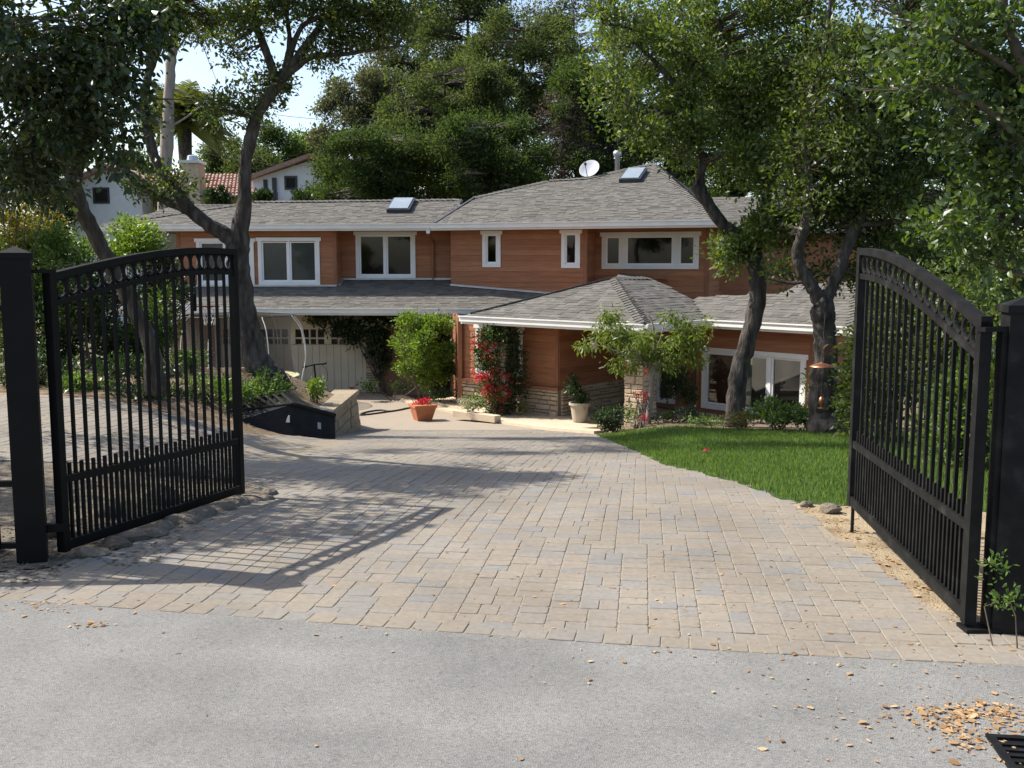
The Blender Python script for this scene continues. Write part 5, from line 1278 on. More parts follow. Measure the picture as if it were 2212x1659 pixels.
def limbs(parent, specs, mat, n=9, sub=5, seed=0):
    """specs: polylines of (px, py, Y, radius)"""
    r = random.Random(seed); mb = MB(); skel = []
    for sp in specs:
        pts = [(at(x, y, Y), rad * 0.8) for x, y, Y, rad in sp]; c = catmull(pts, sub)
        P_ = [q[0] + Vector((r.uniform(-1, 1), r.uniform(-1, 1), r.uniform(-1, 1))) * q[1] * .10 for q in c]; R_ = [q[1] * r.uniform(.93, 1.08) for q in c]
        mb.tube(P_, R_, n); skel += list(zip(P_, R_))
    o = mb.build('trunk', M[mat], parent, smooth=True); return o, skel
def twigs(parent, skel, C, seed, frac=0.5, rad=0.02, mat='twig', maxlen=2.6):
    r = random.Random(seed); mb = MB(); S = np.array([tuple(p) for p, _ in skel]); R_ = [q for _, q in skel]
    for c in C:
        if r.random() > frac: continue
        d = np.linalg.norm(S - c[None], axis=1); d2 = d + np.array(R_) * 2.0; i = int(np.argmin(d2))
        if d[i] > maxlen or d[i] < 0.05: continue
        a = Vector(S[i]); b = Vector(c); mid = a.lerp(b, .55) + Vector((r.uniform(-1, 1), r.uniform(-1, 1), r.uniform(-.2, 1))) * d[i] * .12
        r0 = min(R_[i] * .5, rad * (0.5 + d[i] * .6)); mb.tube([a, a.lerp(mid, .6), mid, b], [r0, r0 * .8, r0 * .6, r0 * .22], 5, cap=False)
    if mb.v: tag(mb.build('branches', M[mat], parent, smooth=True), kind='stuff')
def tree(name, label, cat, specs, bark, parts, seed, group=None, twig=0.5, trad=0.03, n=9, tmax=2.6):
    x, y, Y, _ = specs[0][0]; base = at(x, y, Y); root = thing(name, label, cat, base, group)
    _, skel = limbs(root, specs, bark, n, 5, seed)
    allC = []
    for nm, mat, blobs, per, cr, size, kw in parts:
        _, C = foliage(nm, root, M[mat], blobs, per, cr, size, seed + len(allC) + 1, **kw); allC.append(C)
    if twig: twigs(root, skel, np.concatenate(allC), seed, twig, trad, 'twig', tmax)
    return root

# left oak in the planting bed
Y1 = 17.0
tree('oak_tree', 'forked oak with dark trunk rising in front of the garage', 'tree', [
    [(585, 835, Y1, .42), (560, 790, Y1, .31), (540, 720, Y1, .25), (526, 640, Y1, .225), (515, 570, Y1, .235), (508, 525, Y1, .24)],
    [(515, 545, Y1, .22), (520, 490, Y1, .19), (528, 430, Y1, .145), (529, 360, Y1, .13), (543, 290, Y1, .135), (560, 240, Y1, .13), (590, 195, Y1, .125), (612, 165, Y1, .11), (650, 115, Y1, .09), (690, 60, Y1, .07), (740, -10, Y1, .05), (800, -90, Y1, .03)],
    [(600, 185, Y1, .10), (578, 118, Y1, .085), (555, 60, Y1, .075), (538, 0, Y1, .06), (530, -90, Y1, .04)],
    [(606, 175, Y1, .09), (640, 145, Y1, .07), (680, 121, Y1, .055), (737, 118, Y1, .045), (800, 108, Y1, .035), (860, 100, Y1, .02)],
    [(620, 160, Y1, .08), (632, 100, Y1, .06), (660, 50, Y1, .05), (713, 34, Y1, .045), (764, 30, Y1, .035), (830, 0, Y1, .02)],
    [(612, 165, Y1, .07), (625, 90, Y1, .05), (620, 20, Y1, .04), (640, -70, Y1, .03)],
    [(512, 535, Y1, .21), (494, 512, Y1, .17), (455, 488, Y1, .15), (413, 454, Y1, .14), (370, 397, Y1, .125), (333, 336, Y1, .105), (318, 275, Y1, .10), (312, 218, Y1, .095), (320, 165, Y1, .085), (336, 118, Y1, .08), (370, 34, Y1, .06), (400, -60, Y1, .04)],
    [(420, 460, Y1, .11), (390, 448, Y1, .09), (353, 433, Y1, .075), (310, 405, Y1, .06), (279, 380, Y1, .05), (235, 333, Y1, .03)],
    [(316, 215, Y1, .07), (290, 190, Y1, .055), (269, 178, Y1, .05), (245, 148, Y1, .045), (249, 101, Y1, .035), (240, 30, Y1, .025)],
    [(330, 140, Y1, .06), (312, 90, Y1, .05), (300, 20, Y1, .04), (290, -60, Y1, .025)]], 'bark', [
    ('crown', 'lf_oak', [PB(580, 175, Y1, 55, 65, .7, 70), PB(480, 228, Y1, 42, 30, .5, 36), PB(545, 235, Y1, 30, 30, .4, 20), PB(420, 35, Y1, 110, 55, 1.0, 130), PB(540, 30, Y1, 80, 50, .9, 90),
        PB(640, 20, Y1, 80, 40, .9, 70), PB(740, 15, Y1, 90, 35, .9, 80), PB(760, 85, Y1, 75, 28, .6, 60), PB(850, 75, Y1, 55, 60, .7, 70), PB(690, 120, Y1, 40, 22, .5, 26), PB(310, 30, Y1, 70, 60, .9, 80),
        PB(370, 400, Y1, 45, 30, .5, 36), PB(300, 400, Y1, 40, 25, .4, 22), PB(860, 15, Y1, 60, 40, .8, 50), PB(320, 250, Y1, 20, 50, .3, 18), PB(500, 110, Y1, 40, 30, .5, 22),
        ((-7.6, 14.0, 7.2), (1.2, .9, .5), 120), ((-5.6, 14.5, 7.4), (1.2, .9, .5), 150), ((-3.7, 14.0, 7.3), (1.2, .9, .5), 150), ((-1.9, 14.4, 7.2), (1.2, .9, .5), 130), PB(450, -90, Y1, 210, 80, 1.6, 200), PB(750, -90, Y1, 220, 80, 1.6, 170)], 20, .26, .085, dict(up=.15))], 101, twig=.55, trad=.022)

# broad-leaved tree leaning in from the left, its crown close to the camera
Y2 = 12.2
tree('leaning_tree', 'dark leaning tree behind the left gate with a dense crown filling the top left corner', 'tree', [
    [(338, 840, Y2 + .6, .19), (333, 809, Y2 + .5, .15), (325, 743, Y2 + .4, .125), (294, 678, Y2 + .3, .12), (269, 630, Y2 + .2, .115), (230, 556, Y2, .115), (205, 510, Y2 - .1, .115), (178, 454, Y2 - .2, .115), (161, 403, Y2 - .3, .11), (170, 350, Y2 - .4, .10), (188, 300, Y2 - .6, .09), (181, 202, Y2 - .9, .075), (170, 60, Y2 - 1.2, .05), (160, -80, Y2 - 1.4, .03)],
    [(165, 395, Y2 - .3, .08), (110, 330, Y2 - .6, .06), (50, 220, Y2 - 1, .05), (0, 90, Y2 - 1.3, .035)],
    [(175, 260, Y2 - .7, .06), (215, 180, Y2 - 1.2, .05), (255, 90, Y2 - 1.6, .035), (280, 0, Y2 - 1.8, .02)]], 'bark', [
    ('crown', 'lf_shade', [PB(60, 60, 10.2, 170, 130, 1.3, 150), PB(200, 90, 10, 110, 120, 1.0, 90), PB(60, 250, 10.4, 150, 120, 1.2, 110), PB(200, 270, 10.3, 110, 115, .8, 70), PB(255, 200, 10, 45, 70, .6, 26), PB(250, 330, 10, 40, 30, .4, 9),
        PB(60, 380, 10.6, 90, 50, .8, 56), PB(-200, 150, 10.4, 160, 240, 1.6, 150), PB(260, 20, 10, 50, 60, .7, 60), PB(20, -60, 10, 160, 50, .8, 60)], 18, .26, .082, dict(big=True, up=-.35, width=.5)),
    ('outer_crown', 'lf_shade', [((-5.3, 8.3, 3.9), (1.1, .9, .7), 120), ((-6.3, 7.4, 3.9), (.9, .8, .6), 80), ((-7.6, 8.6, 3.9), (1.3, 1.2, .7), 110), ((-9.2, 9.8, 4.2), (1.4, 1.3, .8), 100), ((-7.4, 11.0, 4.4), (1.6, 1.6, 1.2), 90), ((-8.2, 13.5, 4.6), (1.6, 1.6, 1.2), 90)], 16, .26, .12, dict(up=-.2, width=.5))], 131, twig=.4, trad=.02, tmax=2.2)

# the two oaks on the lawn side
Y3 = 16.0; Y4 = 14.5
tree('oak_tree', 'straight grey oak trunk rising before the picture window, with a lopped limb', 'tree', [
    [(1588, 925, Y3, .24), (1589, 904, Y3, .205), (1594, 822, Y3, .185), (1612, 745, Y3, .18), (1634, 669, Y3, .178), (1638, 610, Y3, .172), (1632, 560, Y3, .165), (1612, 525, Y3, .15), (1585, 505, Y3, .14), (1559, 482, Y3, .125), (1533, 444, Y3, .12), (1507, 408, Y3, .118), (1500, 395, Y3, .112)],
    [(1520, 420, Y3, .09), (1512, 385, Y3, .09), (1520, 345, Y3, .075), (1502, 300, Y3, .065), (1490, 230, Y3, .06), (1430, 150, Y3, .05), (1370, 90, Y3, .03)],
    [(1630, 560, Y3, .12), (1640, 500, Y3, .11), (1655, 430, Y3, .10), (1650, 340, Y3, .085), (1600, 240, Y3, .07), (1570, 120, Y3, .055), (1540, 0, Y3, .04), (1500, -100, Y3, .025)],
    [(1652, 420, Y3, .08), (1700, 330, Y3, .065), (1730, 220, Y3, .05), (1740, 100, Y3, .04), (1760, -40, Y3, .025)],
    [(1590, 215, Y3, .05), (1480, 120, Y3, .04), (1390, 70, Y3, .03), (1300, 50, Y3, .02)],
    [(1500, 270, Y3, .045), (1430, 240, Y3, .035), (1350, 215, Y3, .025), (1280, 200, Y3, .015)]], 'bark', [
    ('crown', 'lf_oak2', [PB(1630, 505, Y3, 70, 55, .6, 110), PB(1580, 545, Y3, 35, 45, .4, 40), PB(1690, 465, Y3 - .2, 70, 32, .5, 50), PB(1420, 270, Y3, 110, 55, .9, 120), PB(1520, 210, Y3, 110, 90, 1.2, 180), PB(1420, 130, Y3, 120, 90, 1.0, 120), PB(1330, 190, Y3, 70, 70, .7, 42), PB(1550, 60, Y3, 160, 90, 1.3, 200),
        PB(1480, 320, Y3, 60, 25, .5, 30), PB(1600, 320, Y3, 70, 70, .9, 100), PB(1680, 200, Y3, 110, 130, 1.4, 240), PB(1650, 380, Y3, 60, 40, .7, 46), PB(1330, 60, Y3, 100, 60, .9, 60), PB(1700, 20, Y3, 150, 80, 1.5, 150), PB(1500, -90, Y3, 260, 80, 1.8, 160)], 21, .25, .085, dict(up=.2))], 151, twig=.5, trad=.02)
tree('oak_tree', 'dark forked oak beside the right gate, a pruning scar on its trunk', 'tree', [
    [(1806, 960, Y4, .62), (1792, 925, Y4, .42), (1782, 880, Y4, .31), (1778, 835, Y4, .25), (1782, 784, Y4, .225), (1783, 720, Y4, .205), (1776, 680, Y4, .21), (1776, 651, Y4, .21)],
    [(1776, 665, Y4, .15), (1760, 630, Y4, .125), (1745, 605, Y4, .115), (1728, 575, Y4, .105), (1722, 545, Y4, .10), (1730, 515, Y4, .095), (1740, 480, Y4, .09), (1750, 400, Y4, .08), (1745, 300, Y4, .07), (1770, 180, Y4, .055), (1790, 40, Y4, .04), (1800, -80, Y4, .02)],
    [(1780, 660, Y4, .15), (1795, 620, Y4, .12), (1812, 585, Y4, .115), (1826, 541, Y4, .11), (1855, 475, Y4, .095), (1890, 396, Y4, .085), (1900, 300, Y4, .07), (1930, 180, Y4, .05), (1950, 40, Y4, .035)],
    [(1850, 485, Y4, .06), (1900, 482, Y4, .055), (1960, 474, Y4, .045), (2040, 450, Y4, .03), (2100, 400, Y4, .02)],
    [(1748, 606, Y4, .035), (1715, 612, Y4, .03), (1680, 607, Y4, .02), (1660, 600, Y4, .015)],
    [(1790, 925, Y4, .2), (1830, 900, Y4, .12), (1860, 880, Y4 + .3, .08), (1870, 820, Y4 + .5, .05)],
    [(1895, 380, Y4, .05), (1830, 300, Y4, .04), (1820, 180, Y4, .03), (1850, 60, Y4, .02)]], 'bark', [
    ('crown', 'lf_oak', [PB(1800, 330, Y4, 130, 100, 1.3, 210), PB(1900, 250, Y4, 130, 130, 1.4, 220), PB(1780, 150, Y4, 140, 110, 1.4, 180), PB(1950, 100, Y4, 150, 120, 1.5, 190), PB(1850, 430, Y4, 90, 45, .8, 66), PB(1960, 420, Y4, 110, 80, 1.0, 110), PB(1730, 430, Y4, 60, 50, .7, 44), PB(2080, 330, Y4, 120, 130, 1.2, 150), PB(2080, 130, Y4, 120, 130, 1.2, 130),
        PB(1780, 590, Y4 + .6, 60, 14, .4, 18), PB(1700, 590, Y4 + .4, 45, 18, .3, 16), PB(1800, 480, Y4 + .7, 70, 40, .5, 50), PB(1880, 510, Y4 + .5, 50, 45, .5, 50), PB(1700, 520, Y4 + .9, 40, 30, .4, 26), PB(1850, 600, Y4 + .8, 40, 30, .4, 26), PB(1900, -90, Y4, 300, 80, 1.8, 170)], 21, .26, .085, dict(up=.2))], 171, twig=.45, trad=.02)
m_ = MB(); sc0 = at(1792, 757, Y4 - .165); Rs = Vector((-.1, -1, .05)).to_track_quat('Z', 'Y').to_matrix()
m_.lathe(sc0, [(.10, -.05), (.095, .0), (.08, .01), (.04, .0)], 16, Rs); m_.build('pruning_scar', M['cutwood'], bpy.data.objects['oak_tree.002'])

# holly-leaved branches close to the camera, upper right
Y5 = 6.8
tree('overhanging_tree', 'near evergreen tree reaching in from the right with large glossy leaves', 'tree', [
    [(2420, 1340, 6.3, .10), (2380, 1000, 6.4, .085), (2330, 700, 6.5, .08), (2280, 400, 6.6, .07), (2230, 200, 6.6, .055), (2180, 60, 6.6, .04), (2150, -80, 6.6, .02)],
    [(2270, 380, 6.6, .04), (2150, 250, 6.6, .025), (2040, 190, 6.6, .015), (1930, 195, 6.6, .009), (1860, 192, 6.6, .005)],
    [(2300, 520, 6.6, .04), (2200, 480, 6.7, .025), (2110, 470, 6.7, .016), (2030, 490, 6.7, .008)],
    [(2230, 180, 6.6, .03), (2120, 110, 6.6, .02), (2010, 60, 6.6, .012), (1930, 40, 6.6, .006)],
    [(2320, 620, 6.5, .03), (2230, 600, 6.6, .02), (2160, 580, 6.7, .01)]], 'twig', [
    ('crown', 'lf_near', [PB(2120, 70, Y5, 110, 80, .6, 46), PB(2190, 180, Y5, 70, 110, .6, 60), PB(2010, 90, Y5, 110, 70, .5, 40), PB(1980, 185, Y5, 110, 30, .4, 22), PB(2160, 380, Y5, 70, 90, .5, 52), PB(2060, 480, Y5, 70, 40, .4, 22), PB(2160, 520, Y5, 70, 80, .5, 46), PB(2100, 270, Y5, 80, 60, .5, 30),
        PB(2330, 200, Y5, 120, 240, .7, 80), PB(2260, -70, Y5, 220, 60, .8, 50), PB(2230, 640, Y5, 60, 60, .4, 24)], 20, .16, .06, dict(big=True, up=.1, width=.5))], 191, twig=.8, trad=.008, tmax=1.2)

# small ornamental tree before the entrance
Y6 = 17.6
tree('ornamental_tree', 'small slender tree with drooping light green leaves before the entrance', 'tree', [
    [(1398, 945, Y6, .085), (1401, 900, Y6, .07), (1408, 840, Y6, .064), (1410, 800, Y6, .06), (1415, 760, Y6, .035), (1410, 700, Y6, .02), (1400, 680, Y6, .01)],
    [(1410, 805, Y6, .03), (1380, 770, Y6, .022), (1340, 730, Y6, .014), (1310, 690, Y6, .008), (1290, 665, Y6, .004)], [(1411, 800, Y6, .03), (1445, 770, Y6, .02), (1480, 730, Y6, .013), (1505, 700, Y6, .006)],
    [(1410, 790, Y6, .025), (1350, 765, Y6 - .2, .014), (1290, 745, Y6 - .2, .005)], [(1412, 780, Y6, .025), (1460, 750, Y6 + .2, .015), (1510, 755, Y6 + .2, .006)], [(1412, 775, Y6, .02), (1430, 720, Y6 - .2, .012), (1440, 670, Y6 - .2, .005)]], 'bark_pale', [
    ('crown', 'lf_light', [PB(1400, 745, Y6, 100, 42, .8, 150), PB(1330, 725, Y6, 50, 32, .5, 44), PB(1480, 725, Y6, 45, 32, .5, 40), PB(1410, 782, Y6, 70, 18, .5, 24), PB(1310, 680, Y6, 22, 16, .25, 14), PB(1450, 690, Y6, 40, 14, .3, 12), PB(1340, 790, Y6, 22, 12, .25, 10), PB(1500, 770, Y6, 18, 24, .25, 12), PB(1520, 700, Y6, 18, 12, .2, 8), PB(1265, 745, Y6, 16, 8, .2, 5)], 15, .14, .10, dict(up=-.75, width=.3)),
    ], 211, twig=.6, trad=.008, tmax=1.4)

# shrubs
def shrub(name, label, base, mat, blobs, per, cr, size, seed, group=None, cat='shrub', stems=7, srad=.014, **kw):
    root = thing(name, label, cat, base, group)
    o, C = foliage('foliage', root, M[mat], blobs, per, cr, size, seed, **kw)
    r = random.Random(seed); mb = MB(); base = Vector(base)
    for k in range(stems):
        c = Vector(C[r.randrange(len(C))]); m = base.lerp(c, .5) + Vector((r.uniform(-.1, .1), r.uniform(-.1, .1), .05)); mb.tube([base + Vector((r.uniform(-.06, .06), r.uniform(-.06, .06), -.05)), m, c], [srad, srad * .7, srad * .3], 5)
    if stems: mb.build('stems', M['twig'], root)
    return root
def gpt(px, py, Y, zf=gz): p = at(px, py, Y); return Vector((p.x, p.y, zf(p.x, p.y)))
shrub('rounded_bush', 'large bright lime green bush beside the garage door', gpt(910, 845, 24.6), 'lf_bright', [PB(905, 740, 24.6, 62, 50, .7, 200), PB(915, 800, 24.6, 62, 45, .7, 170), PB(950, 700, 24.6, 34, 20, .4, 40), PB(880, 695, 24.6, 30, 18, .35, 34), PB(960, 770, 24.6, 25, 50, .4, 60)], 26, .16, .075, 301, big=False, up=.3)
shrub('climbing_vine', 'dark ivy vine hanging across the top of the garage door', at(830, 845, 27.0), 'lf_dark', [PB(770, 705, 27.0, 90, 26, .22, 190), PB(822, 760, 27.0, 28, 75, .25, 170), PB(700, 690, 27.1, 36, 12, .15, 40), PB(760, 735, 27.0, 20, 18, .15, 24), PB(850, 690, 27.0, 60, 14, .25, 60)], 14, .16, .095, 302, stems=14)
shrub('vine_flowers', 'small pale flowers on the garage vine', at(780, 720, 26.8), 'lf_cream', [PB(790, 702, 26.78, 70, 18, .08, 14), PB(830, 700, 26.75, 30, 14, .06, 8)], 5, .05, .05, 303, cat='flowers', stems=0)
shrub('low_plant', 'dark low plants at the foot of the bright bush', gpt(850, 848, 25.6), 'lf_dark', [PB(845, 835, 25.6, 60, 12, .4, 60), PB(960, 850, 24.2, 45, 10, .4, 40), PB(975, 800, 25.0, 30, 60, .4, 80)], 12, .14, .07, 304, stems=5)
shrub('red_geranium', 'clump of dark red flowers by the garage door corner', gpt(765, 847, 26.8), 'lf_red', [PB(762, 843, 26.8, 10, 6, .1, 10)], 8, .05, .045, 305, cat='flowers', stems=2)
r_ = shrub('pot_flowers', 'red flowers filling the square terracotta pot', fp + Vector((0, 0, .33)), 'lf_red', [((fp.x, fp.y, fp.z + .40), (.2, .2, .06), 46)], 9, .045, .045, 306, cat='flowers', stems=4)
foliage('leaves', r_, M['lf_bush'], [((fp.x, fp.y, fp.z + .36), (.21, .21, .03), 20)], 6, .05, .05, 307)
# bougainvillea on the entrance column
bx = Vector((c2.x, c2.y, -1.6)); Yb = c2.y - .25
bo = shrub('bougainvillea', 'bougainvillea with crimson bracts climbing the entrance column', (bx.x, bx.y - .2, -1.6), 'lf_dark', [PB(1078, 725, Yb, 44, 24, .25, 58), PB(1078, 720, Yb, 44, 24, .25, 50), PB(1108, 770, Yb, 28, 50, .25, 59), PB(1112, 830, Yb, 26, 50, .25, 59), PB(1065, 790, Yb, 30, 60, .25, 59), PB(1065, 850, Yb, 30, 50, .25, 59), PB(1080, 880, Yb, 42, 26, .3, 59), PB(1040, 760, Yb, 16, 50, .15, 40)], 17, .13, .07, 311, cat='climber', stems=12)
foliage('bracts', bo, M['lf_red'], [PB(1040, 815, Yb - .25, 32, 16, .12, 40), PB(1060, 765, Yb - .25, 28, 44, .12, 20), PB(1075, 860, Yb - .28, 38, 32, .12, 22), PB(1028, 740, Yb - .2, 12, 22, .1, 10), PB(1058, 840, Yb - .3, 26, 14, .1, 24), PB(1095, 830, Yb - .3, 20, 40, .1, 10)], 7, .06, .055, 312)
foliage('light_leaves', bo, M['lf_bush'], [PB(1060, 850, Yb - .25, 36, 34, .15, 44), PB(1060, 770, Yb - .22, 34, 40, .15, 30), PB(1060, 730, Yb - .2, 36, 24, .15, 22), PB(1125, 885, Yb - .2, 14, 16, .12, 14)], 8, .09, .06, 313)
hy = shrub('hydrangea', 'hydrangea with cream flower heads left of the bougainvillea', gpt(1020, 895, 21.6), 'lf_bush', [PB(1022, 872, 21.6, 26, 16, .25, 36)], 9, .09, .07, 314, stems=4)
foliage('flower_heads', hy, M['lf_cream'], [PB(1012, 868, 21.4, 22, 14, .15, 16)], 26, .065, .035, 315)
# potted plant on the porch
pp2 = shrub('porch_plant', 'dark slender plant growing in the pale porch pot', pp + Vector((0, 0, .38)), 'lf_dark', [((pp.x, pp.y, pp.z + .85), (.22, .22, .45), 60)], 9, .12, .08, 316, stems=5)
# right-hand beds
shrub('entry_shrub', 'rounded dark green shrub at the end of the entrance curb', gpt(1330, 930, 17.2), 'lf_dark', [PB(1325, 905, 17.2, 42, 26, .35, 100)], 16, .10, .05, 321)
shrub('rose_shrub', 'loose pale leaved rose bush with red blooms at the porch column', gpt(1375, 935, 16.9), 'lf_bush', [PB(1368, 900, 17.9, 20, 28, .2, 30)], 9, .09, .055, 322)
shrub('red_roses', 'red rose blooms beside the porch column', gpt(1385, 935, 16.9), 'lf_red', [PB(1390, 905, 16.6, 8, 8, .06, 5), PB(1378, 850, 17.6, 22, 6, .1, 10), PB(1362, 795, 18.3, 18, 8, .1, 8), PB(1400, 800, 18.3, 6, 10, .06, 4), PB(1395, 860, 17.6, 12, 8, .06, 6)], 8, .05, .045, 323, cat='flowers', stems=8)
shrub('bed_shrub', 'grey green low shrub right of the slender tree trunk', gpt(1460, 930, 17.5), 'lf_dark', [PB(1465, 905, 17.5, 60, 18, .4, 70)], 13, .10, .05, 324)
shrub('bed_shrub', 'mid green low shrub below the left pane of the picture window', gpt(1530, 928, 16.4), 'lf_bush', [PB(1530, 912, 16.4, 48, 12, .35, 44)], 13, .09, .05, 325)
shrub('oak_foot_plant', 'leafy plant with reddish tips at the foot of the grey oak', gpt(1600, 930, 15.2), 'lf_yellow', [PB(1600, 905, 15.3, 36, 18, .25, 36)], 10, .09, .05, 326)
shrub('window_shrub', 'lush green shrub under the picture window between the oaks', gpt(1680, 930, 15.0), 'lf_bush', [PB(1680, 895, 15.0, 65, 28, .4, 150), PB(1650, 885, 15.1, 40, 22, .3, 50), PB(1730, 900, 14.9, 26, 20, .3, 40)], 14, .11, .06, 327)
shrub('porch_tree_plant', 'dark tall potted plant in the shade right of the front door', (4.0, 20.6, -1.65), 'lf_dark', [PB(1470, 820, 20.4, 26, 60, .4, 110)], 13, .14, .08, 328)
shrub('bush_behind_feeder', 'loose shrub with thin twigs before the right window jamb', gpt(1755, 925, 15.2), 'lf_bush', [PB(1750, 840, 15.2, 16, 60, .25, 26)], 7, .10, .05, 329)
HB = [('dark evergreen shrub behind the right gate, nearest the forked oak', 1880, 800, 13.2, 60, 130, .9, 240, 'lf_oak'), ('tall shrub mass seen through the middle of the right gate', 1985, 700, 12.6, 90, 160, 1.0, 330, 'lf_oak'), ('tall dark shrub behind the right gate post', 2110, 680, 11.6, 100, 150, 1.0, 300, 'lf_oak'), ('bright leaved shrub low behind the hinge of the right gate', 2070, 900, 9.8, 60, 90, .6, 150, 'lf_bush'), ('dense shrub at the right picture edge beyond the post', 2240, 800, 9.0, 110, 260, .8, 260, 'lf_oak'), ('pale leaved shrub left of the right gate top', 1930, 570, 15.8, 60, 90, .9, 170, 'lf_oak2'), ('large shrub filling the back above the right gate', 2080, 540, 14.6, 150, 110, 1.2, 330, 'lf_oak')]
for k, (lb, x, y, Y, rx, ry, rd, n, mt) in enumerate(HB):
    shrub('hedge_shrub', lb, gpt(x, 1000, Y), mt, [PB(x, y, Y, rx, ry, rd, n), PB(x, y + ry * .8, Y, rx * .9, ry * .5, rd * .8, n // 3)], 18, .22, .075, 340 + k, group='shrubs behind the right gate', stems=9)
shrub('gate_foot_rose', 'small rose sprig with one peach bloom in front of the right post', gpt(2170, 1330, 4.45), 'lf_bush', [PB(2170, 1290, 4.42, 30, 20, .06, 10), PB(2150, 1230, 4.42, 12, 40, .05, 6)], 9, .05, .03, 360, stems=2, srad=.004)
# left beds
LB = [('low green shrub in the planting bed left of the forked oak', 440, 835, 15.0, 70, 30, .6, 150, 'lf_bush'), ('sprawling green shrub in front of the forked oak', 565, 835, 15.2, 55, 28, .5, 150, 'lf_bush'), ('small yellowish shrub beside the retaining wall', 680, 838, 17.5, 28, 15, .35, 60, 'lf_bright'), ('dark low shrub behind the middle of the left gate', 370, 820, 15.6, 60, 40, .7, 110, 'lf_dark'), ('tall upright sprigs before the oak trunk', 420, 790, 16.0, 40, 40, .5, 60, 'lf_bush'), ('dark shrub at the foot of the leaning tree', 250, 810, 14.2, 70, 40, .7, 120, 'lf_dark'), ('dark shrub low behind the left gate post', 80, 790, 14.4, 110, 60, .8, 180, 'lf_dark'), ('low green shrub just behind the tip of the left gate', 505, 850, 14.4, 45, 20, .4, 90, 'lf_bush'), ('dark ground cover along the lane behind the left gate', 300, 850, 13.6, 90, 16, .4, 110, 'lf_dark'), ('green tufts at the left end of the planting bed', 160, 835, 13.8, 80, 18, .4, 90, 'lf_bush'), ('low plants between the leaning tree and the oak', 400, 862, 14.0, 60, 12, .35, 70, 'lf_dark')]
for k, (lb, x, y, Y, rx, ry, rd, n, mt) in enumerate(LB):
    shrub('bed_plant', lb, gpt(x, 900, Y, bz), mt, [PB(x, y, Y, rx, ry, rd, n)], 14, .13, .06, 380 + k, group='plants in the left planting bed', stems=8)
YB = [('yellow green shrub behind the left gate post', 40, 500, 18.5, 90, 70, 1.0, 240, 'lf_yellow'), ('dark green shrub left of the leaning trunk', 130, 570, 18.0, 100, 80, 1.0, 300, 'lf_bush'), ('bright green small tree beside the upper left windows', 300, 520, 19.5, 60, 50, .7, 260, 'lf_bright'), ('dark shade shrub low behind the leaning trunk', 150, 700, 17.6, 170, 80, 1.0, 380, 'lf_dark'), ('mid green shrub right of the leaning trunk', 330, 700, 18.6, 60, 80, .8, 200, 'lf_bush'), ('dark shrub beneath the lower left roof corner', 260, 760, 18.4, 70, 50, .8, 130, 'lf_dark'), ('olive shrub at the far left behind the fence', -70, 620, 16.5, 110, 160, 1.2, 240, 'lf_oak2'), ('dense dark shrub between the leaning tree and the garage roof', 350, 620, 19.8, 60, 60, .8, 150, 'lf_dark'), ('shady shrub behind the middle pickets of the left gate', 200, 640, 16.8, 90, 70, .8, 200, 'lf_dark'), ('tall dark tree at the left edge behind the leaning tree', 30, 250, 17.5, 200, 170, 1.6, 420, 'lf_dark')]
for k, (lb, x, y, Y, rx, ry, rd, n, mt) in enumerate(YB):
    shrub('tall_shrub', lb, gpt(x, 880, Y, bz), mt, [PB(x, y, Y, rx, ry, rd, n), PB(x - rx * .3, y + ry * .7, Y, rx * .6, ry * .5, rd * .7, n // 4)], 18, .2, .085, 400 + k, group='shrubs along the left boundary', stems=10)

# ------------------------------------------------------------------ background: neighbours' house
YH = 62.0
nh = thing('neighbour_house', 'white stucco house with clay tile roofs and chimney beyond the left trees', 'house', (-20, YH, -2))
def vwall(px0, px1, pytop0, pytop1, Y, pybot=520):
    a0, a1 = at(px0, pytop0, Y), at(px1, pytop1, Y); zb_ = -2.0; m_ = MB()
    for dy in (0.0,):
        m_.hexa([(a0.x, Y, zb_), (a1.x, Y, zb_), (a1.x, Y + 7, zb_), (a0.x, Y + 7, zb_)], [(a0.x, Y, a0.z), (a1.x, Y, a1.z), (a1.x, Y + 7, a1.z), (a0.x, Y + 7, a0.z)])
    return m_
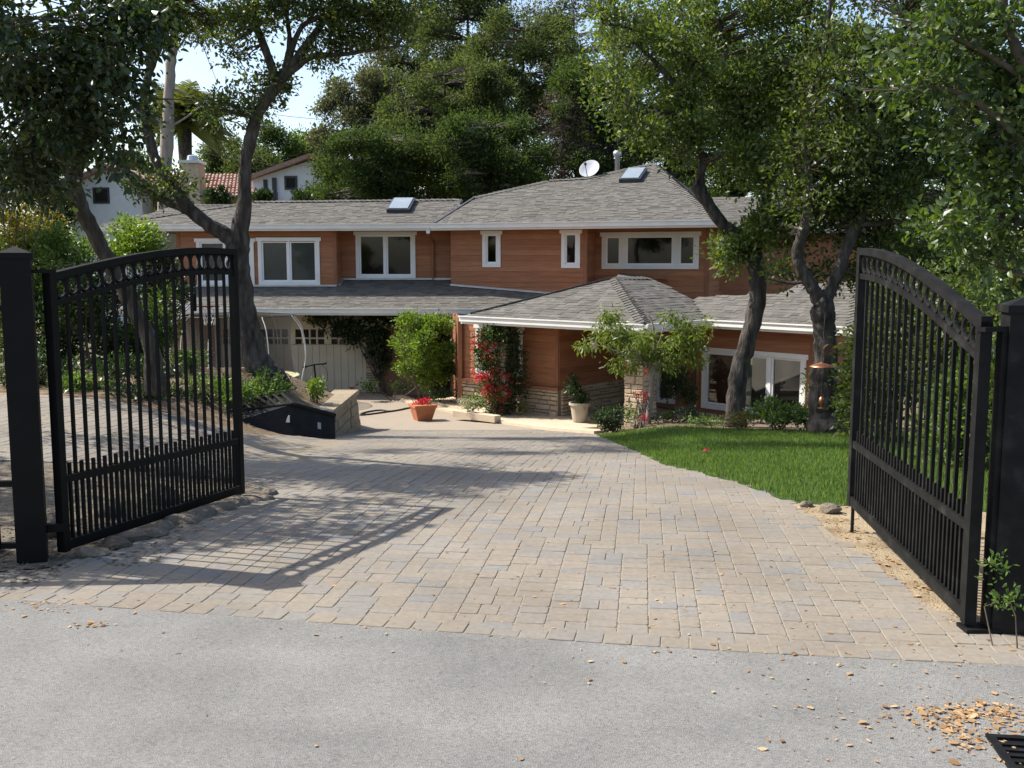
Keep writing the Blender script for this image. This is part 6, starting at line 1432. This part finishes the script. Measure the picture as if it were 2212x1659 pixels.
# left gable block, right gable block, tan centre
m_ = vwall(150, 228, 405, 366, YH); m_.build('wall', M['stucco'], nh); m_ = vwall(228.2, 305, 366, 392, YH); m_.build('wall', M['stucco'], nh)
m_ = vwall(545, 672, 388, 346, YH); m_.build('wall', M['stucco'], nh); m_ = vwall(672.2, 790, 346, 395, YH); m_.build('wall', M['stucco'], nh)
m_ = vwall(305, 545, 432, 432, YH + 2); m_.build('wall', M['stucco_tan'], nh)
def tile_slope(p00, p01, p11, p10, nx, ny, name='tile_roof'):
    """quad p00-p01 along eave, p10-p11 ridge; rows of half-round tiles"""
    mb = MB(); mb.add([p00, p01, p11, p10], [(0, 1, 2, 3)]); r = mb.build(name, M['tiles'], nh); m2 = MB(); rr = random.Random(4)
    n_ = (p01 - p00).cross(p10 - p00).normalized(); n_ = n_ if n_.z > 0 else -n_
    for i in range(nx):
        for j in range(ny):
            def q(u, v, h): a = p00.lerp(p01, u); b = p10.lerp(p11, u); return a.lerp(b, v) + n_ * h
            u0, u1, v0, v1 = i / nx, (i + .9) / nx, j / ny, (j + 1.1) / ny; h = rr.uniform(.06, .1)
            V = [q(u0, v0, .02), q(lerp(u0, u1, .25), v0, h + .05), q(lerp(u0, u1, .75), v0, h + .05), q(u1, v0, .02), q(u0, v1, 0), q(lerp(u0, u1, .25), v1, h), q(lerp(u0, u1, .75), v1, h), q(u1, v1, 0)]
            m2.add(V, [(0, 1, 5, 4), (1, 2, 6, 5), (2, 3, 7, 6), (0, 3, 2, 1)])
    tag(m2.build('tiles', M['tiles'], r), kind='stuff')
tile_slope(at(296, 425, YH - 1), at(560, 425, YH - 1), at(560, 378, YH + 3), at(325, 378, YH + 3), 30, 9)
def gable_edge(pts):
    m_ = MB(); P_ = [at(x, y, YH - .15) for x, y in pts]
    for a, b in zip(P_, P_[1:]): m_.bar(a + Vector((0, 3.4, .12)), b + Vector((0, 3.4, .12)), 7.6, .25)
    m_.build('gable_roof', M['tiles'], nh)
gable_edge([(140, 408), (228, 362), (312, 394)]); gable_edge([(538, 390), (672, 341), (800, 398)])
def nwin(x0, y0, x1, y1, Y=YH, frame='darkmetal', glass='dark'):
    a, b = at(x0, y1, Y), at(x1, y0, Y); m_ = MB(); w = Wall((a.x, Y), (b.x, Y)); t = .12
    wbox(m_, w, 0, t, a.z, b.z, -.05, .06); wbox(m_, w, w.len - t, w.len, a.z, b.z, -.05, .06); wbox(m_, w, t, w.len - t, b.z - t, b.z, -.05, .06); wbox(m_, w, t, w.len - t, a.z, a.z + t, -.05, .06)
    f = m_.build('window', M[frame], nh); m_ = MB(); m_.add([w.W(t, a.z + t, .02), w.W(w.len - t, a.z + t, .02), w.W(w.len - t, b.z - t, .02), w.W(t, b.z - t, .02)], [(0, 1, 2, 3)]); m_.build('pane', M['dark'] if glass == 'dark' else M['glass'], f)
nwin(202, 405, 236, 440); nwin(615, 380, 642, 410); nwin(570, 388, 578, 424); nwin(286, 428, 312, 452, YH + 1.95); nwin(320, 430, 345, 455, YH + 1.95); nwin(352, 432, 372, 455, YH + 1.95)
a, b = at(585, 422, YH - .1), at(600, 384, YH - .1); 
m_ = MB(); m_.box(((a.x + b.x) / 2, YH, (a.z + b.z) / 2 - .4), (.25, .3, b.z - a.z + .8)); m_.build('balcony_post', M['darkmetal'], nh)
for k in range(7): p = at(578 + k * 3.6, 424, YH - .6); MB().box((p.x, p.y, p.z - .2), (.04, .04, .9)).build('baluster', M['darkmetal'], nh)
p0, p1 = at(385, 405, YH - 1.4), at(434, 405, YH - 1.4); q0, q1 = at(390, 352, YH - 1.4), at(428, 352, YH - 1.4)
m_ = MB(); m_.hexa([(p0.x, YH - 1.4, 2.6), (p1.x, YH - 1.4, 2.6), (p1.x, YH + .2, 2.6), (p0.x, YH + .2, 2.6)], [q0, q1, q1 + Vector((0, 1.2, 0)), q0 + Vector((0, 1.2, 0))]); ch = m_.build('chimney', M['stucco_tan'], nh)
m_ = MB(); m_.box(((q0.x + q1.x) / 2, YH - .8, q0.z + .08), (q1.x - q0.x + .2, 1.5, .16)); m_.lathe(((q0.x + q1.x) / 2, YH - .8, q0.z + .16), [(.35, 0), (.3, .3), (.2, .35)], 10); m_.build('chimney_cap', M['steel'], ch)
for k, (x, y, rx, ry, lb) in enumerate(((465, 432, 26, 26, 'dark rounded conifer before the tan part of the white house'), (563, 428, 20, 16, 'dark clipped conifer before the white gable'), (650, 432, 22, 14, 'small dark conifer below the white house window'))):
    shrub('clipped_conifer', lb, (at(x, y, 48).x, 48, -2), 'lf_dark', [PB(x, y, 48, rx, ry, .6, 140), PB(x, y + 60, 48, rx, 50, .6, 60)], 14, .2, .16, 450 + k, group='conifers before the white house', cat='conifer', up=1.2, stems=2)

# ------------------------------------------------------------------ background trees
def bg_tree(name, label, px, pytop, pybot, Y, rx, mat, seed, lumps, leaf=.17, per=18, cr=.55, trunk=.3, cat='tree', group='trees behind the houses', nclump=40, bark='bark', up=.1):
    r = random.Random(seed); base = Vector((at(px, 570, Y).x, Y, -2.0)); top = at(px, pytop, Y); root = thing(name, label, cat, base, group)
    k = Y / FPX; blobs = []
    lumps = int(lumps * 2.4)
    for i in range(lumps):
        t = (i + r.random()) / lumps; yy = lerp(pytop, pybot, t); wid = rx * (math.sin(math.pi * (0.18 + 0.74 * t)) ** .7)
        cx = px + r.uniform(-1, 1) * wid * .86 + r.gauss(0, rx * .07); rr_ = rx * r.choice((.09, .13, .17, .22, .28, .34)) * r.uniform(.9, 1.1)
        blobs.append(PB(cx, yy + rr_ * .4, Y + r.uniform(-1, 1) * rx * k * .5, rr_, rr_ * r.uniform(.5, .95), rr_ * k, max(6, int(nclump * .62 * min(1.3, (rr_ / rx / .22) ** 1.5)))))
    _, C = foliage('crown', root, M[mat], blobs, per, cr, leaf, seed, up=up)
    mb = MB(); skel = []; P_ = [(base, trunk), (base.lerp(top, .35) + Vector((r.uniform(-.3, .3), 0, 0)), trunk * .75), (base.lerp(top, .7), trunk * .45), (base.lerp(top, .95), trunk * .12)]
    c = catmull(P_, 5); mb.tube([q[0] for q in c], [q[1] for q in c], 8); mb.build('trunk', M[bark], root, smooth=True)
    twigs(root, c, C, seed, .2, .10, 'bark_pale' if seed % 2 else bark, 7.0)
    return root
BT = [
    ('tall_tree', 'grey green eucalyptus rising at the left of the wooded mass', 765, 150, 400, 58, 85, 'lf_euc', 16, .22, 60),
    ('tall_tree', 'pale eucalyptus crown standing above the middle of the wood', 880, 10, 300, 66, 120, 'lf_euc', 20, .24, 60),
    ('tall_tree', 'tall grey green tree closing the sky at top centre', 1010, -60, 300, 60, 140, 'lf_far1', 24, .22, 65),
    ('round_tree', 'broad dark oak just behind the lower roof ridge', 820, 280, 440, 44, 135, 'lf_far2', 20, .15, 75),
    ('round_tree', 'large dense green tree in the middle of the wood', 960, 130, 420, 48, 165, 'lf_far1', 28, .17, 85),
    ('round_tree', 'dark shady tree behind the valley of the roofs', 1060, 250, 440, 43, 140, 'lf_far2', 22, .15, 75),
    ('round_tree', 'tall mixed green tree left of the satellite dish', 1130, 30, 420, 54, 150, 'lf_far1', 28, .19, 80),
    ('dry_conifer', 'conifer with brown dead needles behind the satellite dish', 1215, 200, 420, 45, 55, 'lf_dead', 10, .12, 24),
    ('round_tree', 'dense green tree behind the vent pipe', 1320, 130, 420, 46, 140, 'lf_far2', 24, .16, 75),
    ('tall_tree', 'tall tree behind the apex of the main roof', 1440, 10, 400, 50, 150, 'lf_far1', 24, .18, 75),
    ('round_tree', 'dark tree behind the right wing roof', 1610, 60, 480, 44, 160, 'lf_far2', 24, .16, 75),
    ('round_tree', 'dark tree beyond the right end of the house', 1810, 60, 580, 42, 190, 'lf_far2', 28, .16, 75),
    ('round_tree', 'dark tree filling the far right background', 2060, 40, 640, 38, 210, 'lf_far2', 30, .16, 75),
    ('tall_tree', 'tall hazy tree high behind the dry conifer', 1240, -20, 300, 64, 130, 'lf_euc', 18, .22, 55),
    ('round_tree', 'dark evergreen bush by the white house gable', 725, 350, 450, 50, 55, 'lf_far2', 10, .16, 60),
    ('distant_tree', 'hazy green tree right of the palm on the skyline', 485, 300, 420, 90, 45, 'lf_far1', 9, .32, 36),
    ('distant_tree', 'dark blue green conifer on the skyline behind the forked oak', 600, 272, 420, 85, 45, 'lf_far2', 10, .28, 40),
    ('distant_tree', 'soft light green tree on the skyline above the white gable', 680, 295, 420, 88, 65, 'lf_bush', 11, .3, 44),
    ('distant_tree', 'green tree above the white house chimney', 540, 325, 430, 80, 65, 'lf_far1', 10, .28, 40),
    ('distant_tree', 'green tree behind the left trunk on the skyline', 270, 330, 440, 75, 70, 'lf_far1', 10, .27, 40),
    ('distant_tree', 'tree at the far left on the skyline', 100, 300, 500, 60, 110, 'lf_far2', 13, .22, 50),
    ('distant_tree', 'tree beyond the left picture edge', -120, 260, 560, 50, 150, 'lf_far2', 14, .2, 50)]
for k, (nm, lb, px, y0, y1, Y, rx, mt, lumps, leaf, nc) in enumerate(BT):
    bg_tree(nm, lb, px, y0, y1, Y, rx, mt, 500 + 7 * k, lumps, leaf * .88, 19, .5 * Y / 50, .28, nclump=nc, bark='bark_pale' if 'eucalyptus' in lb else 'bark')
# tall eucalyptus with bare pale trunk at the left
Ye = 44.0
tree('eucalyptus_tree', 'tall pale barked eucalyptus with bare trunk beside the palm', 'tree', [
    [(352, 620, Ye, .42), (357, 380, Ye, .36), (362, 290, Ye, .33), (364, 218, Ye, .27), (368, 150, Ye, .26), (374, 101, Ye, .24), (385, 20, Ye, .2), (395, -80, Ye, .12)],
    [(361, 300, Ye, .22), (345, 265, Ye, .17), (325, 245, Ye, .13), (300, 225, Ye, .08)], [(366, 275, Ye, .07), (410, 248, Ye, .05), (450, 215, Ye, .03), (475, 190, Ye, .015)], [(368, 190, Ye, .05), (405, 205, Ye, .03), (440, 245, Ye, .018), (470, 290, Ye, .01)],
    [(372, 120, Ye, .08), (392, 95, Ye, .06), (420, 60, Ye, .04), (450, 130, Ye, .02), (470, 180, Ye, .01)]], 'bark_pale', [
    ('crown', 'lf_euc', [PB(400, 20, Ye, 90, 50, 2.2, 80), PB(340, -10, Ye, 80, 50, 2, 60), PB(430, 70, Ye, 40, 26, 1, 24)], 16, .5, .17, dict(up=-.4))], 701, twig=.3, trad=.06, tmax=5)
# palm
Yp = 72.0; pc_ = at(398, 272, Yp)
palm = thing('palm_tree', 'feathery palm behind the white house chimney', 'palm', (pc_.x, Yp, -2))
m_ = MB(); m_.tube([(pc_.x, Yp, -2), (pc_.x, Yp, pc_.z * .6), (pc_.x, Yp, pc_.z - .2)], [.45, .4, .5], 10); m_.build('trunk', M['bark'], palm, smooth=True)
def frond():
    r = np.random.default_rng(9); V = []; F = []; K = 34
    for i in range(K):
        t = i / (K - 1); x = 2.7 * t; z = 1.15 * math.sin(t * 2.2) - 1.35 * t * t; L = .62 * math.sin(math.pi * (0.12 + .86 * t)) + .12
        for s in (-1, 1):
            n = len(V); w = .022; dz = r.uniform(-.08, .08); V += [(x, 0, z), (x + w * 2, 0, z), (x + w + .22, s * L, z - .28 * L + dz), (x + .19, s * L * .99, z - .29 * L + dz)]; F.append((n, n + 1, n + 2, n + 3))
    n = len(V); V += [(0, -.03, 0), (0, .03, 0), (2.7, .01, 1.15 * math.sin(2.2) - 1.35), (1.3, -.03, 1.15 * math.sin(1.06) - .31)]; F.append((n, n + 1, n + 2, n + 3))
    me = bpy.data.meshes.new('frond'); me.from_pydata(V, [], F); me.materials.append(M['lf_palm']); return me
fm = frond(); r = random.Random(3)
for k in range(64):
    o = bpy.data.objects.new('frond', fm); COL.objects.link(o); o.parent = palm; o.location = (0, 0, pc_.z + 2)
    el = r.uniform(-.55, 1.15); o.rotation_euler = (r.uniform(-.3, .3), -el, k * 2.39996); s = r.uniform(1.0, 1.35); o.scale = (s, s, s)
# overhead cables
for k, (a, b, lb) in enumerate((((430, 328, 50), (760, 352, 50), 'lower thin dark overhead cable across the skyline'), ((330, 180, 50), (720, 260, 50), 'upper thin dark overhead cable across the sky'))):
    A_, B_ = at(*a), at(*b); pts = [A_.lerp(B_, t / 12) - Vector((0, 0, .35 * math.sin(math.pi * t / 12))) for t in range(13)]
    m_ = MB(); m_.tube(pts, .012, 5); tag(m_.build('overhead_cable', M['darkmetal']), lb, 'cable')

# a single red leaf on the lawn
rl = g_pt(1525, 984); m_ = MB(); z0 = gz(rl.x, rl.y) + .045
m_.add([(rl.x - .05, rl.y, z0), (rl.x - .02, rl.y - .04, z0 + .02), (rl.x + .05, rl.y - .01, z0 + .005), (rl.x + .02, rl.y + .05, z0 + .025), (rl.x, rl.y, z0 + .035)], [(0, 1, 4), (1, 2, 4), (2, 3, 4), (3, 0, 4)])
tag(m_.build('fallen_red_leaf', M['lf_red']), 'single red leaf lying on the sunlit lawn', 'leaf')
